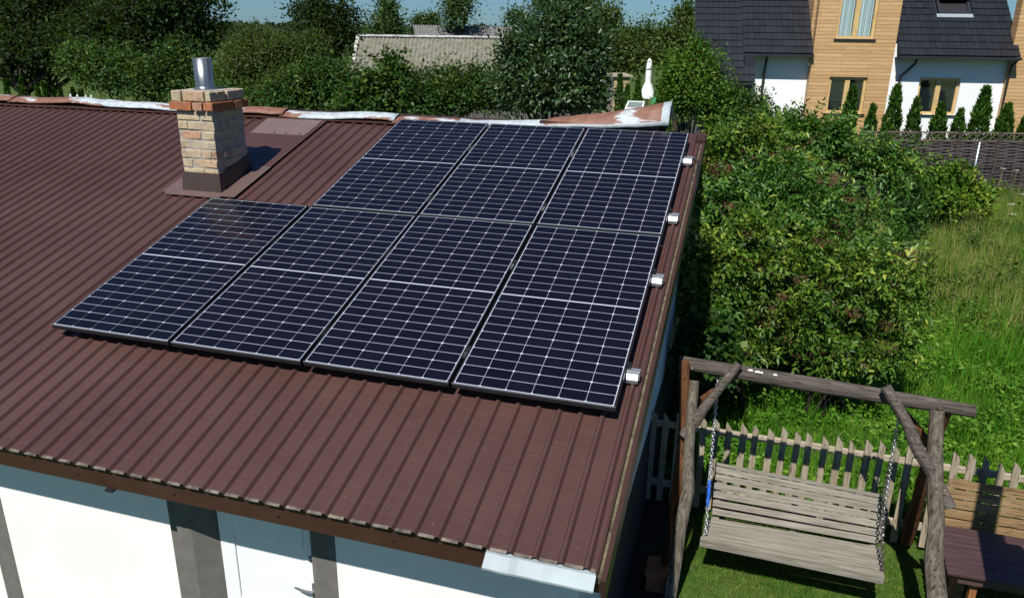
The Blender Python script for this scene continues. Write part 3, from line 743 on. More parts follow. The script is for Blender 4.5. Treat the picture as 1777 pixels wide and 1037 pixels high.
for z, h in ((.935, .058), (.26, .07)):
    for a, b in ((-.4, 1.62), (1.625, 3.6), (3.605, 5.0)):
        MB().bar((a, YP+.022, z+rr.uniform(-.01, .01)), (b, YP+.022, z+rr.uniform(-.01, .01)), .040, h).build('rail', M_RAIL, fc, bevel=.004)
for x in (-.35, 1.66, 3.65): MB().box(x-.05, x+.05, YP+.046, YP+.14, 0, .45).build('post', M_PICKET, fc)

# ------------------------------------------------------------------ slatted bench and red table on the right
bt = thing('garden_bench', 'golden brown slatted wooden bench behind the dark red table', 'bench', (3.4, 2.65, 0))
for i in range(5):
    z = .600+i*.088; y = 2.66+i*.020
    board((2.555+i*.012, y, z), (4.15, y, z), .079, .024, (0, -1, .22), 'back_slat', M_GOLD, bt)
for y in (2.30, 2.40, 2.50, 2.60): board((2.56, y, .44), (4.15, y, .44), .085, .028, (0, 0, 1), 'seat_slat', M_GOLD, bt)
for x in (2.72, 3.98):
    MB().bar((x, 2.68, .0), (x, 2.775, .98), .07, .05, (0, -1, .1)).build('back_leg', M_GOLD, bt)
    MB().box(x-.035, x+.035, 2.26, 2.31, 0, .424).build('front_leg', M_GOLD, bt); MB().box(x-.03, x+.03, 2.312, 2.64, .36, .424).build('bearer', M_GOLD, bt)
tb = thing('garden_table', 'dark red wooden table top in front of the slatted bench', 'table', (3.2, 2.0, 0))
for i in range(5):
    y = 1.755+i*.136; xo = .012*i
    MB().bar((2.430+xo, y, .735), (3.95, y, .735), .1335, .030).build('top_board', M_TABLE, tb, bevel=.004)
mb = MB(); mb.box(2.52, 3.9, 1.72, 1.75, .645, .718); mb.build('apron', M_TABLE, tb)
M_LEGO = wood('orange_brown_leg', [(.2, (.16, .06, .02)), (.5, (.26, .10, .035)), (.8, (.36, .17, .07))], axis=2, bmp=.2, cracks=False)
for x, y in ((2.66, 1.80), (2.66, 2.26), (3.82, 1.80), (3.82, 2.26)): MB().box(x-.025, x+.025, y-.025, y+.025, 0, .716).build('leg', M_LEGO, tb)
# unseen made-up pole, shaped to throw a shadow over table, bench and fence
t = thing('shadow_pole', 'unseen pole with a box, added to cast the shadow on the garden table', 'pole', (2.62, .45, 0))
MB().tube([(2.62, .45, -.1), (2.63, .45, 2.4), (2.63, .45, 4.55)], [.11, .105, .095], 14).build('pole_shaft', M_LOG, t)
MB().box(2.64, 2.86, .37, .53, 2.42, 3.05).build('shadow_box', M_ALU, t, bevel=.02)

# ------------------------------------------------------------------ white and wood house
HO = (5.302, 27.473, 0); HA = math.radians(10)
hs = thing('modern_house', 'white house with dark tiled roofs and orange wood clad gables', 'house', HO, rz=HA)
def siding():
    m, nt, b = new_mat('orange_wood_cladding'); co = objco(nt, (1, 1, 1), (math.pi/2, 0, 0))
    br = N(nt, 'ShaderNodeTexBrick', Scale=1.0); nt.links.new(co, br.inputs['Vector'])
    br.inputs['Brick Width'].default_value = 1.9; br.inputs['Row Height'].default_value = .125; br.inputs['Mortar Size'].default_value = .006
    br.inputs['Color1'].default_value = (.47, .29, .125, 1); br.inputs['Color2'].default_value = (.56, .365, .18, 1); br.inputs['Mortar'].default_value = (.16, .085, .04, 1)
    br.inputs['Bias'].default_value = .1
    n1 = noise(nt, objco(nt, (1.2, 1.2, 14)), 2.2, 4)
    c = mixc(nt, .6, br.outputs['Color'], ramp(nt, n1, [(.3, (.72, .68, .62)), (.7, (1.15, 1.1, 1.05))]), 'MULTIPLY')
    nt.links.new(c, b.inputs['Base Color']); b.inputs['Roughness'].default_value = .6
    bump(nt, b, br.outputs['Fac'], .3, -.01); return m
M_SID = siding()
M_WFR = simple('golden_oak_frame', (.56, .39, .165), .5, var=.12, nscale=4)
M_ANTH = simple('anthracite_trim', (.022, .024, .028), .4, var=.1)
def tile_mat():
    m, nt, b = new_mat('anthracite_roof_tile'); geo = nt.nodes.new('ShaderNodeNewGeometry')
    nt.links.new(ramp(nt, geo.outputs['Random Per Island'], [(0, (.0045, .0065, .0095)), (1, (.010, .0130, .0180))]), b.inputs['Base Color'])
    b.inputs['Roughness'].default_value = .48; b.inputs['Specular IOR Level'].default_value = .5; return m
M_TILE = tile_mat()
def glassm():
    m, nt, b = new_mat('window_glass'); b.inputs['Base Color'].default_value = (.012, .016, .022, 1); b.inputs['Roughness'].default_value = .03
    b.inputs['Specular IOR Level'].default_value = 1.0; b.inputs['IOR'].default_value = 2.0; return m
M_GLASS = glassm()
M_CURT = simple('pale_curtain', (.52, .66, .66), .8, var=.15, nscale=3, scale=(14, 1, .4))
def hb(name, mat, s0, s1, d0, d1, z0, z1, parent=hs, bevel=0): return MB().box(s0, s1, d0, d1, z0, z1).build(name, mat, parent, local=True, bevel=bevel)
M_HW = simple('white_render', (.80, .81, .80), .85, var=.03, nscale=1)
def wall_with_hole(name, mat, s0, s1, d0, d1, z0, z1, holes):
    mb = MB(); hs_ = sorted(holes); cur = s0
    # vertical bands around the openings of one column each
    cols = sorted({(a, b) for a, b, _, _ in holes}); 
    for a, b in cols:
        if a > cur: mb.box(cur, a, d0, d1, z0, z1)
        zz = z0
        for (_, _, c, d) in sorted([h for h in holes if (h[0], h[1]) == (a, b)], key=lambda h: h[2]):
            mb.box(a, b, d0, d1, zz, c); zz = d
        mb.box(a, b, d0, d1, zz, z1); cur = b
    mb.box(cur, s1, d0, d1, z0, z1)
    return mb.build(name, mat, hs, local=True)
WL, WU, WR = (-2.24, -.92, 2.03, 3.32), (-2.24, -.92, 4.63, 6.6), (1.02, 2.44, 2.03, 3.33)
wall_with_hole('wood_gable', M_SID, -2.94, -.15, .10, .45, 0, 8.6, [WL, WU])
wall_with_hole('white_wall', M_HW, -.149, 3.90, .50, .80, 0, 4.48, [WR])
hb('white_wall', M_HW, -5.05, -2.941, .50, .80, 0, 4.48)
hb('wood_gable', M_SID, 3.901, 8.0, .36, .80, 0, 8.6)
hb('house_core', M_HW, -5.0, 8.0, 1.6, 9.0, 0, 4.6)
for a, b_ in ((-2.94, -.15), ): hb('gable_core', M_SID, a+.01, b_-.01, .96, 6.0, 4.61, 8.6)
def window(W, d, curtain=False, dark=False):
    s0, s1, z0, z1 = W; m = MB(); f = .095; dd = d+.14
    m.box(s0, s0+f, dd-.05, dd+.06, z0, z1); m.box(s1-f, s1, dd-.05, dd+.06, z0, z1)
    m.box(s0+f, s1-f, dd-.05, dd+.06, z0, z0+f); m.box(s0+f, s1-f, dd-.05, dd+.06, z1-f, z1)
    c = (s0+s1)/2; m.box(c-.085, c+.085, dd-.055, dd+.06, z0+f, z1-f)
    w_ = m.build('window', M_WFR, hs, local=True)
    for a, b in ((s0+f, c-.085), (c+.085, s1-f)):
        hb('pane', M_GLASSC if curtain else M_GLASS, a, b, dd+.0, dd+.012, z0+f, z1-f, w_)
        if curtain:
            m = MB(); n = 26; vs = []
            for i in range(n+1):
                x = a+(b-a)*i/n; y = dd+.16+.03*math.sin(i*1.9)
                vs += [(x, y, z0), (x, y, z1)]
            m.add(vs, [(2*i, 2*i+2, 2*i+3, 2*i+1) for i in range(n)]); m.build('curtain', M_CURT, w_, local=True)
    hb('sill', M_ANTH, s0-.06, s1+.06, d-.06, d+.09, z0-.05, z0-.003, w_)
    hb('room', M_BLACK, s0+.01, s1-.01, d+.32, d+.36, z0, z1, w_) 
m_, nt_, b_ = new_mat('clear_window_glass'); b_.inputs['Base Color'].default_value = (1, 1, 1, 1); b_.inputs['Roughness'].default_value = .0
nt_.nodes.remove(b_); tr1 = nt_.nodes.new('ShaderNodeBsdfTransparent'); gl1 = nt_.nodes.new('ShaderNodeBsdfGlossy'); gl1.inputs['Roughness'].default_value = .02
ms_ = nt_.nodes.new('ShaderNodeMixShader'); ms_.inputs[0].default_value = .1; nt_.links.new(tr1.outputs[0], ms_.inputs[1]); nt_.links.new(gl1.outputs[0], ms_.inputs[2])
nt_.links.new(ms_.outputs[0], nt_.nodes['Material Output'].inputs[0]); M_GLASSC = m_
window(WL, .10); window(WU, .10, curtain=True); window(WR, .50)
# tiled roof planes, 45 degrees
def tiled(s0, s1, d0, z0, nrow, seed, hole=None, name='tiled_roof'):
    m = MB(); rr = random.Random(seed); tw, tl = .212, .325; k = math.sqrt(.5)
    nc = int(round((s1-s0)/tw)); tw = (s1-s0)/nc
    for r in range(nrow):
        for c in range(nc):
            a = s0+c*tw+.004; b = a+tw-.008
            if hole and a < hole[1] and b > hole[0] and hole[2] < r < hole[3]: continue
            q = r*tl; j = rr.uniform(-.004, .004)
            def P(x, q, h): return (x, d0+q*k-h*k, z0+q*k+h*k)
            m.hexa([P(a, q, .0), P(b, q, 0), P(b, q+tl+.03, -.012), P(a, q+tl+.03, -.012), P(a, q, .045+j), P(b, q, .045+j), P(b, q+tl+.03, .012+j), P(a, q+tl+.03, .012+j)])
    o = m.build(name, M_TILE, hs, local=True)
    MB().add([(s0, d0+.05, z0-.01), (s1, d0+.05, z0-.01), (s1, d0+.05+nrow*tl*k, z0-.01+nrow*tl*k), (s0, d0+.05+nrow*tl*k, z0-.01+nrow*tl*k)], [(0, 1, 2, 3)]).build('underlay', M_ANTH, o, local=True)
    return o
rl = tiled(-5.41, -2.95, 0, 4.10, 17, 1)
r2 = tiled(.02, 4.05, 0, 4.10, 17, 2, hole=(1.55, 2.75, 5, 11))
r3 = tiled(-7.12, -5.415, 0-.97, 4.10-.97, 21, 3); r4 = tiled(-5.415, -5.05, -.97, 4.10-.97, 2, 4)
for s0, s1, rf_ in ((-5.41, -2.95, rl), (.02, 4.05, r2)):
    hb('gutter', M_ANTH, s0-.02, s1+.02, -.09, .03, 3.985, 4.085, rf_)
    hb('soffit', M_ANTH, s0, s1, .031, .499, 3.99, 4.03, rf_)
hb('porch_gutter', M_ANTH, -7.15, -5.03, -1.06, -.94, 3.03, 3.11)
hb('verge_board', M_ANTH, -5.41, -5.05, -.50, .02, 3.32, 3.98)
hb('porch_post', M_ANTH, -5.30, -5.12, -.90, -.75, 0, 3.03); hb('porch_post', M_ANTH, -6.25, -6.10, -.90, -.75, 0, 3.03)
hb('porch_wall', simple('dark_porch_wall', (.06, .065, .07), .8), -7.0, -5.051, .6, .8, 0, 4.4)
# roof window
m = MB(); k = math.sqrt(.5)
def P45(x, q, h): return (x, q*k-h*k, 4.10+q*k+h*k)
def slab(m, a, b, q0, q1, h0, h1): m.hexa([P45(a, q0, h0), P45(b, q0, h0), P45(b, q1, h0), P45(a, q1, h0), P45(a, q0, h1), P45(b, q0, h1), P45(b, q1, h1), P45(a, q1, h1)])
slab(m, 1.57, 1.66, 1.98, 3.55, .02, .11); slab(m, 2.60, 2.69, 1.98, 3.55, .02, .11); slab(m, 1.66, 2.60, 3.46, 3.55, .02, .11); slab(m, 1.66, 2.60, 1.98, 2.06, .02, .10)
sk = m.build('roof_window', M_ANTH, hs, local=True)
m = MB(); slab(m, 1.50, 2.75, 1.80, 1.97, .03, .06); m.build('apron_flashing', M_GALVP, sk, local=True)
m = MB(); slab(m, 1.66, 2.60, 2.06, 3.46, .0, .03); m.build('shaft', M_BLACK, sk, local=True)
m = MB(); m.hexa([P45(1.60, 2.55, .28), P45(2.66, 2.55, .28), P45(2.66, 3.5, .12), P45(1.60, 3.5, .12), P45(1.60, 2.55, .33), P45(2.66, 2.55, .33), P45(2.66, 3.5, .17), P45(1.60, 3.5, .17)])
m.build('pane', M_GLASS, sk, local=True)
for s_, s2 in ((-4.55, -4.52), (.62, .30)):
    MB().tube([(s_, .0, 4.0), (s_-.0, .10, 3.82), (s2, .42, 3.35), (s2, .44, 2.9), (s2, .44, 0)], .048, 10).build('downpipe', M_ANTH, hs, local=True, smooth=True)
MB().tube([(3.99, .0, 4.0), (3.92, .22, 3.8), (3.93, .30, 3.4), (3.93, .30, 0)], .045, 10).build('downpipe', M_ANTH, hs, local=True, smooth=True)

# ------------------------------------------------------------------ woven fence with lattice top, wire fence in front
FA = np.array(at(1440, 232, 23.3)); FB = np.array(at(1830, 236, 23.3)); fd = (FB-FA)/np.linalg.norm(FB-FA); fl_ = float(np.linalg.norm((FB-FA)[:2]))
fang = math.atan2(fd[1], fd[0])
wf = thing('woven_fence', 'dark woven willow fence with lattice strip along its top', 'fence', (FA[0], FA[1], 0), rz=fang)
M_WILLOW = wood('woven_willow', [(.3, (.022, .016, .016)), (.5, (.065, .048, .048)), (.7, (.14, .11, .105))], axis=0, stretch=26, scale=2.2, bmp=1., island=.3, cracks=False)
ztop = 2.02
mb = MB(); rr = random.Random(12)
for i in range(34):
    z = .12+i*.049; n = 40; vs = []
    mb.tube([(fl_*j/n, .022*math.sin(j*1.57+i*math.pi)+rr.uniform(-.006, .006), z+rr.uniform(-.008, .008)) for j in range(n+1)], .027, 6)
mb.build('woven_panel', M_WILLOW, wf, local=True); MB().box(0, fl_, -.012, .012, .1, ztop-.28).build('light_block_backing', simple('dark_backing', (.03, .023, .022), .95, var=.4, nscale=8, scale=(1, 1, 9)), wf, local=True)  # dark panel added within the weave to stop light coming through
for x in np.arange(.25, fl_, 1.22): MB().box(x-.05, x+.05, -.075, -.03, 0, ztop+.02).build('post', simple('dark_fence_post', (.045, .032, .026), .9), wf, local=True)
mb = MB()
mb.box(0, fl_, -.03, .0, ztop-.03, ztop+.01); mb.box(0, fl_, -.03, 0, ztop-.27, ztop-.235)
i = 0
while i*.24 < fl_-.3:
    x = i*.24; mb.bar((x, -.014, ztop-.235), (x+.24, -.014, ztop-.03), .014, .022, (0, 1, 0)); mb.bar((x+.24, -.028, ztop-.235), (x, -.028, ztop-.03), .014, .022, (0, 1, 0)); i += 1
mb.build('lattice_strip', simple('lattice_wood', (.13, .10, .08), .9, var=.3), wf, local=True)
t = thing('wire_fence', 'thin grey wire mesh fence with galvanised post before the woven fence', 'fence', (FA[0], FA[1], 0), rz=fang)
mb = MB(); y = -.55
for z in (.2, .45, .7, .95, 1.15, 1.3, 1.45, 1.6, 1.70): mb.tube([(0, y, z), (fl_, y, z)], .0032, 4)
for x in np.arange(0, fl_, .15): mb.tube([(x, y-.006, .1), (x, y-.006, 1.7)], .0026, 4)
mb.build('wire_mesh', simple('grey_wire', (.22, .23, .24), .5, metal=.5), t, local=True)
px_ = np.array(at(1704, 270, 22.75)); sx = float((px_-FA)[:2]@fd[:2])
for x in (sx, sx-2.5): MB().tube([(x, y+.03, 0), (x, y+.03, 1.80)], .032, 10).build('post', M_GALV, t, local=True, smooth=True)

# ------------------------------------------------------------------ vegetation
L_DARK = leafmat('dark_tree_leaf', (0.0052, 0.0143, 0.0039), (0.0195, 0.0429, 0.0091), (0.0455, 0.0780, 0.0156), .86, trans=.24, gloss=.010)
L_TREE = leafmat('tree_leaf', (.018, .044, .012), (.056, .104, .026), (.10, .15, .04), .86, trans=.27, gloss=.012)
L_WILL = leafmat('willow_leaf', (0.0238, 0.0476, 0.0102), (0.0723, 0.1148, 0.0221), (0.1190, 0.1530, 0.0425), .86, trans=.3, gloss=.010)
L_HEDGE = leafmat('hedge_leaf', (0.0094, 0.0343, 0.0062), (0.0452, 0.1014, 0.0156), (0.1170, 0.1716, 0.0273), .86, trans=.3, gloss=.012)
L_PLUM = leafmat('plum_leaf', (.009, .026, .008), (.036, .078, .020), (.10, .16, .05), .88, trans=.22, gloss=.028, grough=.42)
L_BRIGHT = leafmat('bright_leaf', (0.0272, 0.0760, 0.0064), (0.0800, 0.1640, 0.0160), (0.1520, 0.2240, 0.0240), .86, trans=.34, gloss=.012)
L_ELDER = leafmat('elder_leaf', (.018, .062, .006), (.120, .215, .022), (.34, .37, .055), .87, trans=.32, gloss=.02, grough=.42)
L_ELDERD = leafmat('elder_leaf_green', (.014, .062, .008), (.075, .180, .022), (.22, .30, .045), .88, trans=.32, gloss=.02, grough=.42)
L_THUJA = leafmat('thuja_spray', (0.0150, 0.0525, 0.0063), (0.0525, 0.1225, 0.0150), (0.1000, 0.1812, 0.0250), .86, trans=.14, gloss=.008)
L_MOUND = leafmat('vine_leaf', (.040, .105, .008), (.125, .225, .020), (.30, .33, .035), .82, trans=.34, gloss=.01)
L_WEED = leafmat('weed_leaf', (.040, .125, .010), (.115, .260, .024), (.20, .32, .035), .86, trans=.34, gloss=.01)
L_FAR = leafmat('far_leaf', (.020, .034, .016), (.045, .066, .028), None, trans=.15, gloss=.0)

TREES = 'trees beyond the farm building'
plant('broadleaf_tree', 'huge dark broadleaf tree at the left edge with bare trunk showing', 'tree', 27,
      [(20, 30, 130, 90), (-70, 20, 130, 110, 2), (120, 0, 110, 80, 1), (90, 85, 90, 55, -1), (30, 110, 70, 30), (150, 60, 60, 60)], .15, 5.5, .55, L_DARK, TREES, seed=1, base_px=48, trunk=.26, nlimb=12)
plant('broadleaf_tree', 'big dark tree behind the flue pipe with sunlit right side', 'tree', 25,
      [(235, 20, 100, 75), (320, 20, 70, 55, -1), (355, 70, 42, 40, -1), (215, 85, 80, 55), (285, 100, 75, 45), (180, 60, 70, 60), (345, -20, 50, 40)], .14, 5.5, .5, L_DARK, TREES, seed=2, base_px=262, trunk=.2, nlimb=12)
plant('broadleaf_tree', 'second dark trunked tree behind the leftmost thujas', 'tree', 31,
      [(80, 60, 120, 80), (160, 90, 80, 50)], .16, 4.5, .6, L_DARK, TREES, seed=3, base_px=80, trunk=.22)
plant('broadleaf_tree', 'tall narrow pale tree against the sky above the far barn', 'tree', 62,
      [(798, 10, 24, 20), (797, 34, 24, 14), (803, -22, 18, 24), (788, 22, 16, 14)], .26, 4.0, .9, L_TREE, TREES, seed=4, trunk=.2, shell=.45, rag=.4)
plant('broadleaf_tree', 'small round topped tree between the dark spiky tree and far barn', 'tree', 46,
      [(668, 32, 20, 24), (660, 50, 28, 16), (690, 50, 14, 12), (674, 14, 9, 9)], .20, 4.2, .6, L_TREE, TREES, seed=5, trunk=.14, shell=.45, rag=.35)
plant('broadleaf_tree', 'low bushy tree crown peeping over the far barn roof', 'tree', 74,
      [(740, 37, 19, 6), (752, 38, 14, 6), (728, 40, 10, 6)], .25, 4, .6, L_TREE, TREES, seed=6, trunk=.12)
plant('broadleaf_tree', 'dark spiky topped tree left of the corrugated barn', 'tree', 34,
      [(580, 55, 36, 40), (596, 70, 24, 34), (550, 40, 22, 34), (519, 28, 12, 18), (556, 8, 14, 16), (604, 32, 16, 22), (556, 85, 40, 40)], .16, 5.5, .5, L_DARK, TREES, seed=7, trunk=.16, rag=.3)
plant('broadleaf_tree', 'wide tree crown above the right end of corrugated barn roof', 'tree', 47,
      [(945, 25, 36, 30), (985, 10, 38, 34), (1015, 30, 28, 30), (905, 40, 26, 20), (1020, 5, 16, 20), (960, -10, 26, 22)], .20, 5, .65, L_TREE, TREES, seed=8, trunk=.2, rag=.3)
plant('broadleaf_tree', 'olive green tree between barn end and closed parasol', 'tree', 44,
      [(1070, 80, 50, 45), (1095, 105, 50, 40), (1050, 50, 30, 30), (1120, 85, 36, 40), (1062, 32, 14, 14)], .19, 5.5, .6, L_WILL, TREES, seed=9, trunk=.2, rag=.3)
plant('broadleaf_tree', 'olive green tree touching the left edge of the tiled house roof', 'tree', 38,
      [(1180, 75, 38, 42), (1190, 40, 20, 22), (1150, 95, 40, 40), (1205, 90, 30, 50), (1192, 24, 9, 9)], .17, 5.5, .55, L_WILL, TREES, seed=10, trunk=.18, rag=.3)
BUSH = 'bushes behind the roof ridge'
plant('willow_bush', 'pale olive willow bush right of the flue pipe', 'bush', 19,
      [(450, 112, 62, 46), (490, 92, 40, 30), (425, 100, 34, 34), (420, 150, 70, 50), (500, 150, 60, 55), (452, 78, 20, 18), (540, 98, 30, 34)], .085, 6, .26, L_WILL, BUSH, seed=11, w_ratio=.34, trunk=.09, rag=.3)
plant('broadleaf_bush', 'leafy green bush below the willow, close behind the ridge', 'bush', 17,
      [(545, 155, 60, 50), (585, 150, 46, 44), (570, 185, 70, 40), (470, 185, 60, 30), (400, 180, 40, 30)], .085, 6, .25, L_HEDGE, BUSH, seed=12, trunk=.08)
plant('broadleaf_bush', 'shaded bush under the dark tree left of the chimney', 'bush', 20,
      [(250, 150, 60, 40), (330, 150, 55, 45), (200, 130, 60, 40), (300, 120, 50, 40), (150, 110, 40, 30)], .10, 5.5, .3, L_HEDGE, BUSH, seed=13, trunk=.09)
plant('hazel_bush', 'bush with tall bright shoots in front of barn roof left end', 'bush', 15.6,
      [(660, 178, 50, 46), (690, 145, 26, 34), (676, 122, 14, 18), (700, 165, 34, 40), (630, 190, 50, 34), (640, 158, 26, 26)], .095, 5.5, .22, L_HEDGE, BUSH, seed=14, w_ratio=.7, trunk=.06, rag=.35)
plant('hazel_bush', 'dense green hedge bush below the middle of barn roof', 'bush', 15.8,
      [(765, 178, 48, 44), (745, 158, 24, 32), (800, 168, 36, 40), (782, 138, 10, 16), (740, 190, 60, 30), (835, 175, 40, 42), (822, 140, 10, 20), (865, 160, 26, 44)], .075, 6, .20, L_HEDGE, BUSH, seed=15, w_ratio=.6, trunk=.06, rag=.35)
plant('plum_tree', 'dark glossy leaved fruit tree rising over the right of the barn roof', 'tree', 14.9,
      [(960, 130, 80, 62), (925, 90, 44, 40), (1000, 85, 50, 44), (960, 60, 44, 40), (1016, 130, 34, 52), (905, 150, 44, 50), (950, 178, 90, 34), (985, 45, 22, 26), (1030, 172, 22, 26), (892, 100, 20, 30)], .105, 6, .25, L_PLUM, BUSH, seed=16, w_ratio=.52, trunk=.10, rag=.28, nlimb=11)
plant('hornbeam_hedge', 'tall mid green hedge right of the closed parasol', 'hedge', 16.5,
      [(1178, 145, 30, 48), (1200, 135, 34, 50), (1225, 150, 28, 55), (1195, 185, 50, 34), (1168, 175, 20, 40), (1238, 190, 26, 40), (1207, 100, 22, 24)], .075, 6, .2, L_BRIGHT, BUSH, seed=17, w_ratio=.6, trunk=.07, rag=.25)
plant('broadleaf_bush', 'dark bush behind hedge in front of the house porch', 'bush', 18,
      [(1262, 180, 30, 34), (1290, 195, 40, 30), (1240, 205, 30, 34), (1320, 205, 36, 24)], .08, 5, .2, L_HEDGE, BUSH, seed=18, trunk=.06)

# elder shrubs beside the building
def elder(label, D, blobs_px, seed, mat, berries, lai=5.2):
    rng = np.random.default_rng(seed); rr = random.Random(seed)
    blobs = [(at(b[0], b[1], D+(b[4] if len(b) > 4 else 0)), (b[2]*D/FPX, .85*max(b[2], b[3])*D/FPX, b[3]*D/FPX)) for b in blobs_px]
    c0 = np.mean([b[0] for b in blobs], axis=0)
    t = thing('elder_bush', label, 'bush', (float(c0[0]), float(c0[1]), 0), 'elder bushes beside the farm building')
    # compound leaves: a stalk with five to seven leaflets
    sub = clump_up(rng, blobs, 8, .40, inner=False)
    P, Dd, NN = crown_points(rng, sub, .165, lai*.66, .16, 9, .55, shell=.72, rag=.40, zmin=-.6)
    k = len(P); sz = rng.uniform(.75, 1.25, k)
    A = unit(np.cross(Dd, NN)); NN = np.cross(A, Dd)
    Pa, Da, Na, La = [], [], [], []
    for (s_, sgn, ang, l) in ((.30, 1, 1.15, .068), (.30, -1, 1.15, .068), (.62, 1, .95, .078), (.62, -1, .95, .078), (.95, 0, 0, .090), (.10, 1, 1.25, .05), (.10, -1, 1.25, .05)):
        p = P + Dd*(s_*.13*sz)[:, None] - NN*(.03*s_*s_*sz)[:, None]
        d = unit(Dd*math.cos(ang)+A*sgn*math.sin(ang)+.16*rng.normal(size=(k, 3))-np.array([0, 0, .22]))
        keep = rng.random(k) < (.55 if s_ == .10 else .95)
        Pa.append(p[keep]); Da.append(d[keep]); Na.append(unit(NN+.28*rng.normal(size=(k, 3)))[keep]); La.append((l*sz*rng.uniform(.8, 1.2, k))[keep])
    Pa, Da, Na, La = map(np.concatenate, (Pa, Da, Na, La))
    foliage('crown', leaf_geo(Pa, Da, Na, La, .46, T_LANCE), mat, t)
    base = np.array([c0[0], c0[1], 0.])
    mb = MB()
    for i in range(11):
        b = blobs[i % len(blobs)]; a = rr.uniform(0, 6.28); q = base+np.array([.35*math.cos(a), .35*math.sin(a), 0])
        e = np.array(b[0])+rng.normal(size=3)*np.array(b[1])*.4; m_ = q*.45+e*.55+np.array([0, 0, .3])
        mb.tube([q, m_, e], [.032, .02, .007], 6)
    mb.build('stems', M_BARK, t, smooth=True)
    # drooping umbels of small dark red berries
    if berries:
        mb = MB(); vs = []; fs = []
        octa = [(1, 0, 0), (-1, 0, 0), (0, 1, 0), (0, -1, 0), (0, 0, 1), (0, 0, -1)]; of = [(0, 2, 4), (2, 1, 4), (1, 3, 4), (3, 0, 4), (2, 0, 5), (1, 2, 5), (3, 1, 5), (0, 3, 5)]
        for i in range(int(berries*1.7)):
            b = blobs[rr.randrange(len(blobs))]; d = rdir(rng, 1, -.2)[0]
            if d[1] > .35: d[1] *= -1
            c = np.array(b[0])+d*np.array(b[1])*rr.uniform(.95, 1.12)
            R2 = rr.uniform(.07, .13)
            for j in range(46):
                o = rng.normal(size=3)*np.array([R2, R2, R2*.35])*.6
                r = rr.uniform(.006, .010)
                mb.add([tuple(c+o+np.array(q)*r) for q in octa], of)
            for j in range(9):
                o = rng.normal(size=3)*np.array([R2, R2, R2*.3])*.6
                mb.tube([c-np.array([0, 0, R2*.9]), c+o], .0028, 4)
        o = mb.build('berries', M_BERRY, t); o['kind'] = 'stuff'
    return t
M_BERRY = simple('elder_berry', (.15, .060, .038), .55, var=.6, nscale=3)
elder('front right elder bush with yellowish leaves behind the swing beam', 9.8,
      [(1440, 560, 90, 78), (1495, 500, 80, 70), (1410, 480, 70, 60), (1520, 580, 50, 62), (1370, 590, 60, 50), (1450, 610, 60, 40)], 31, L_ELDER, 16)
elder('front left elder bush with yellow green leaves beside the roof verge', 9.6,
      [(1270, 530, 66, 62), (1315, 500, 60, 56), (1235, 455, 50, 60), (1290, 580, 60, 48), (1225, 560, 36, 50), (1300, 440, 60, 50)], 32, L_ELDER, 14)
elder('middle elder bush of plain green leaves at the centre of the clump', 10.7,
      [(1380, 400, 80, 70), (1320, 380, 66, 60), (1440, 390, 70, 74), (1500, 420, 70, 66), (1380, 330, 70, 50), (1540, 470, 44, 50), (1250, 370, 46, 60)], 33, L_ELDERD, 14)
elder('back left elder bush with berries behind the upper roof corner', 11.4,
      [(1260, 290, 64, 50), (1310, 265, 60, 46), (1230, 330, 40, 56), (1350, 300, 56, 46), (1280, 246, 50, 24)], 34, L_ELDER, 22)
elder('back right elder bush reaching up in front of the wooden gable', 12.2,
      [(1430, 262, 62, 46), (1480, 290, 54, 46), (1525, 312, 44, 44), (1430, 246, 30, 18), (1395, 244, 40, 26), (1385, 258, 40, 36), (1550, 280, 24, 22), (1335, 232, 40, 18)], 35, L_ELDERD, 18)
# broad leaved vine in the gap at the building corner
plant('broadleaf_bush', 'broad leaved dark plant in the shade below the front left elder', 'bush', 8.9,
      [(1225, 595, 26, 34), (1245, 632, 34, 26), (1205, 640, 22, 26)], .095, 3.5, .16, L_HEDGE, None, seed=41, w_ratio=.95, trunk=.02, per=8)
# vine mound before the woven fence
plant('vine_mound', 'rounded mound of yellow green vine before the woven fence', 'bush', 19.5,
      [(1640, 316, 52, 36), (1605, 335, 40, 30), (1685, 338, 36, 28), (1640, 345, 72, 30)], .09, 6, .2, L_MOUND, None, seed=42, w_ratio=.8, trunk=.05, rag=.12)
plant('broadleaf_bush', 'low green bush between back right elder and the woven fence', 'bush', 15.5,
      [(1580, 345, 30, 36), (1570, 390, 34, 40)], .08, 5, .2, L_HEDGE, None, seed=43, w_ratio=.55, trunk=.04)

# thujas
def thuja(label, px, ytop, D, zb=0., wpx=15, seed=0, group='thujas along the white house', fat=1.3):
    top = at(px, ytop, D); rng = np.random.default_rng(seed+500); H = top[2]-zb; W = wpx*D/FPX*fat
    t = thing('thuja', label, 'conifer', (float(top[0]), float(top[1]), zb), group)
    n = int(900*max(.5, H/2)*(W/.28)); h = rng.random(n)**.85
    lob = 1+.13*np.sin(h*23+rng.random()*6)
    prof = W*np.minimum(1, (1-h)**.72*1.25)*np.where(h < .06, .75+4*h, 1)*lob
    a = rng.uniform(0, 2*math.pi, n); r = prof*(.72+.34*rng.random(n))
    P = np.stack([top[0]+r*np.cos(a), top[1]+r*np.sin(a), zb+.05+h*H*.97], 1)
    out = np.stack([np.cos(a), np.sin(a), np.zeros(n)], 1)
    D_ = unit(out*.45+np.array([0, 0, 1.])+.28*rng.normal(size=(n, 3))); Nn = unit(out+.4*rng.normal(size=(n, 3)))
    foliage('foliage', leaf_geo(P, D_, Nn, .15*rng.uniform(.7, 1.3, n)*max(.8, W/.3)**.5, .42, T_SIMPLE), L_THUJA, t)
    MB().tube([(top[0], top[1], zb-.05), (top[0], top[1], zb+H*.9)], [.05, .012], 7).build('trunk', M_BARK, t, smooth=True)
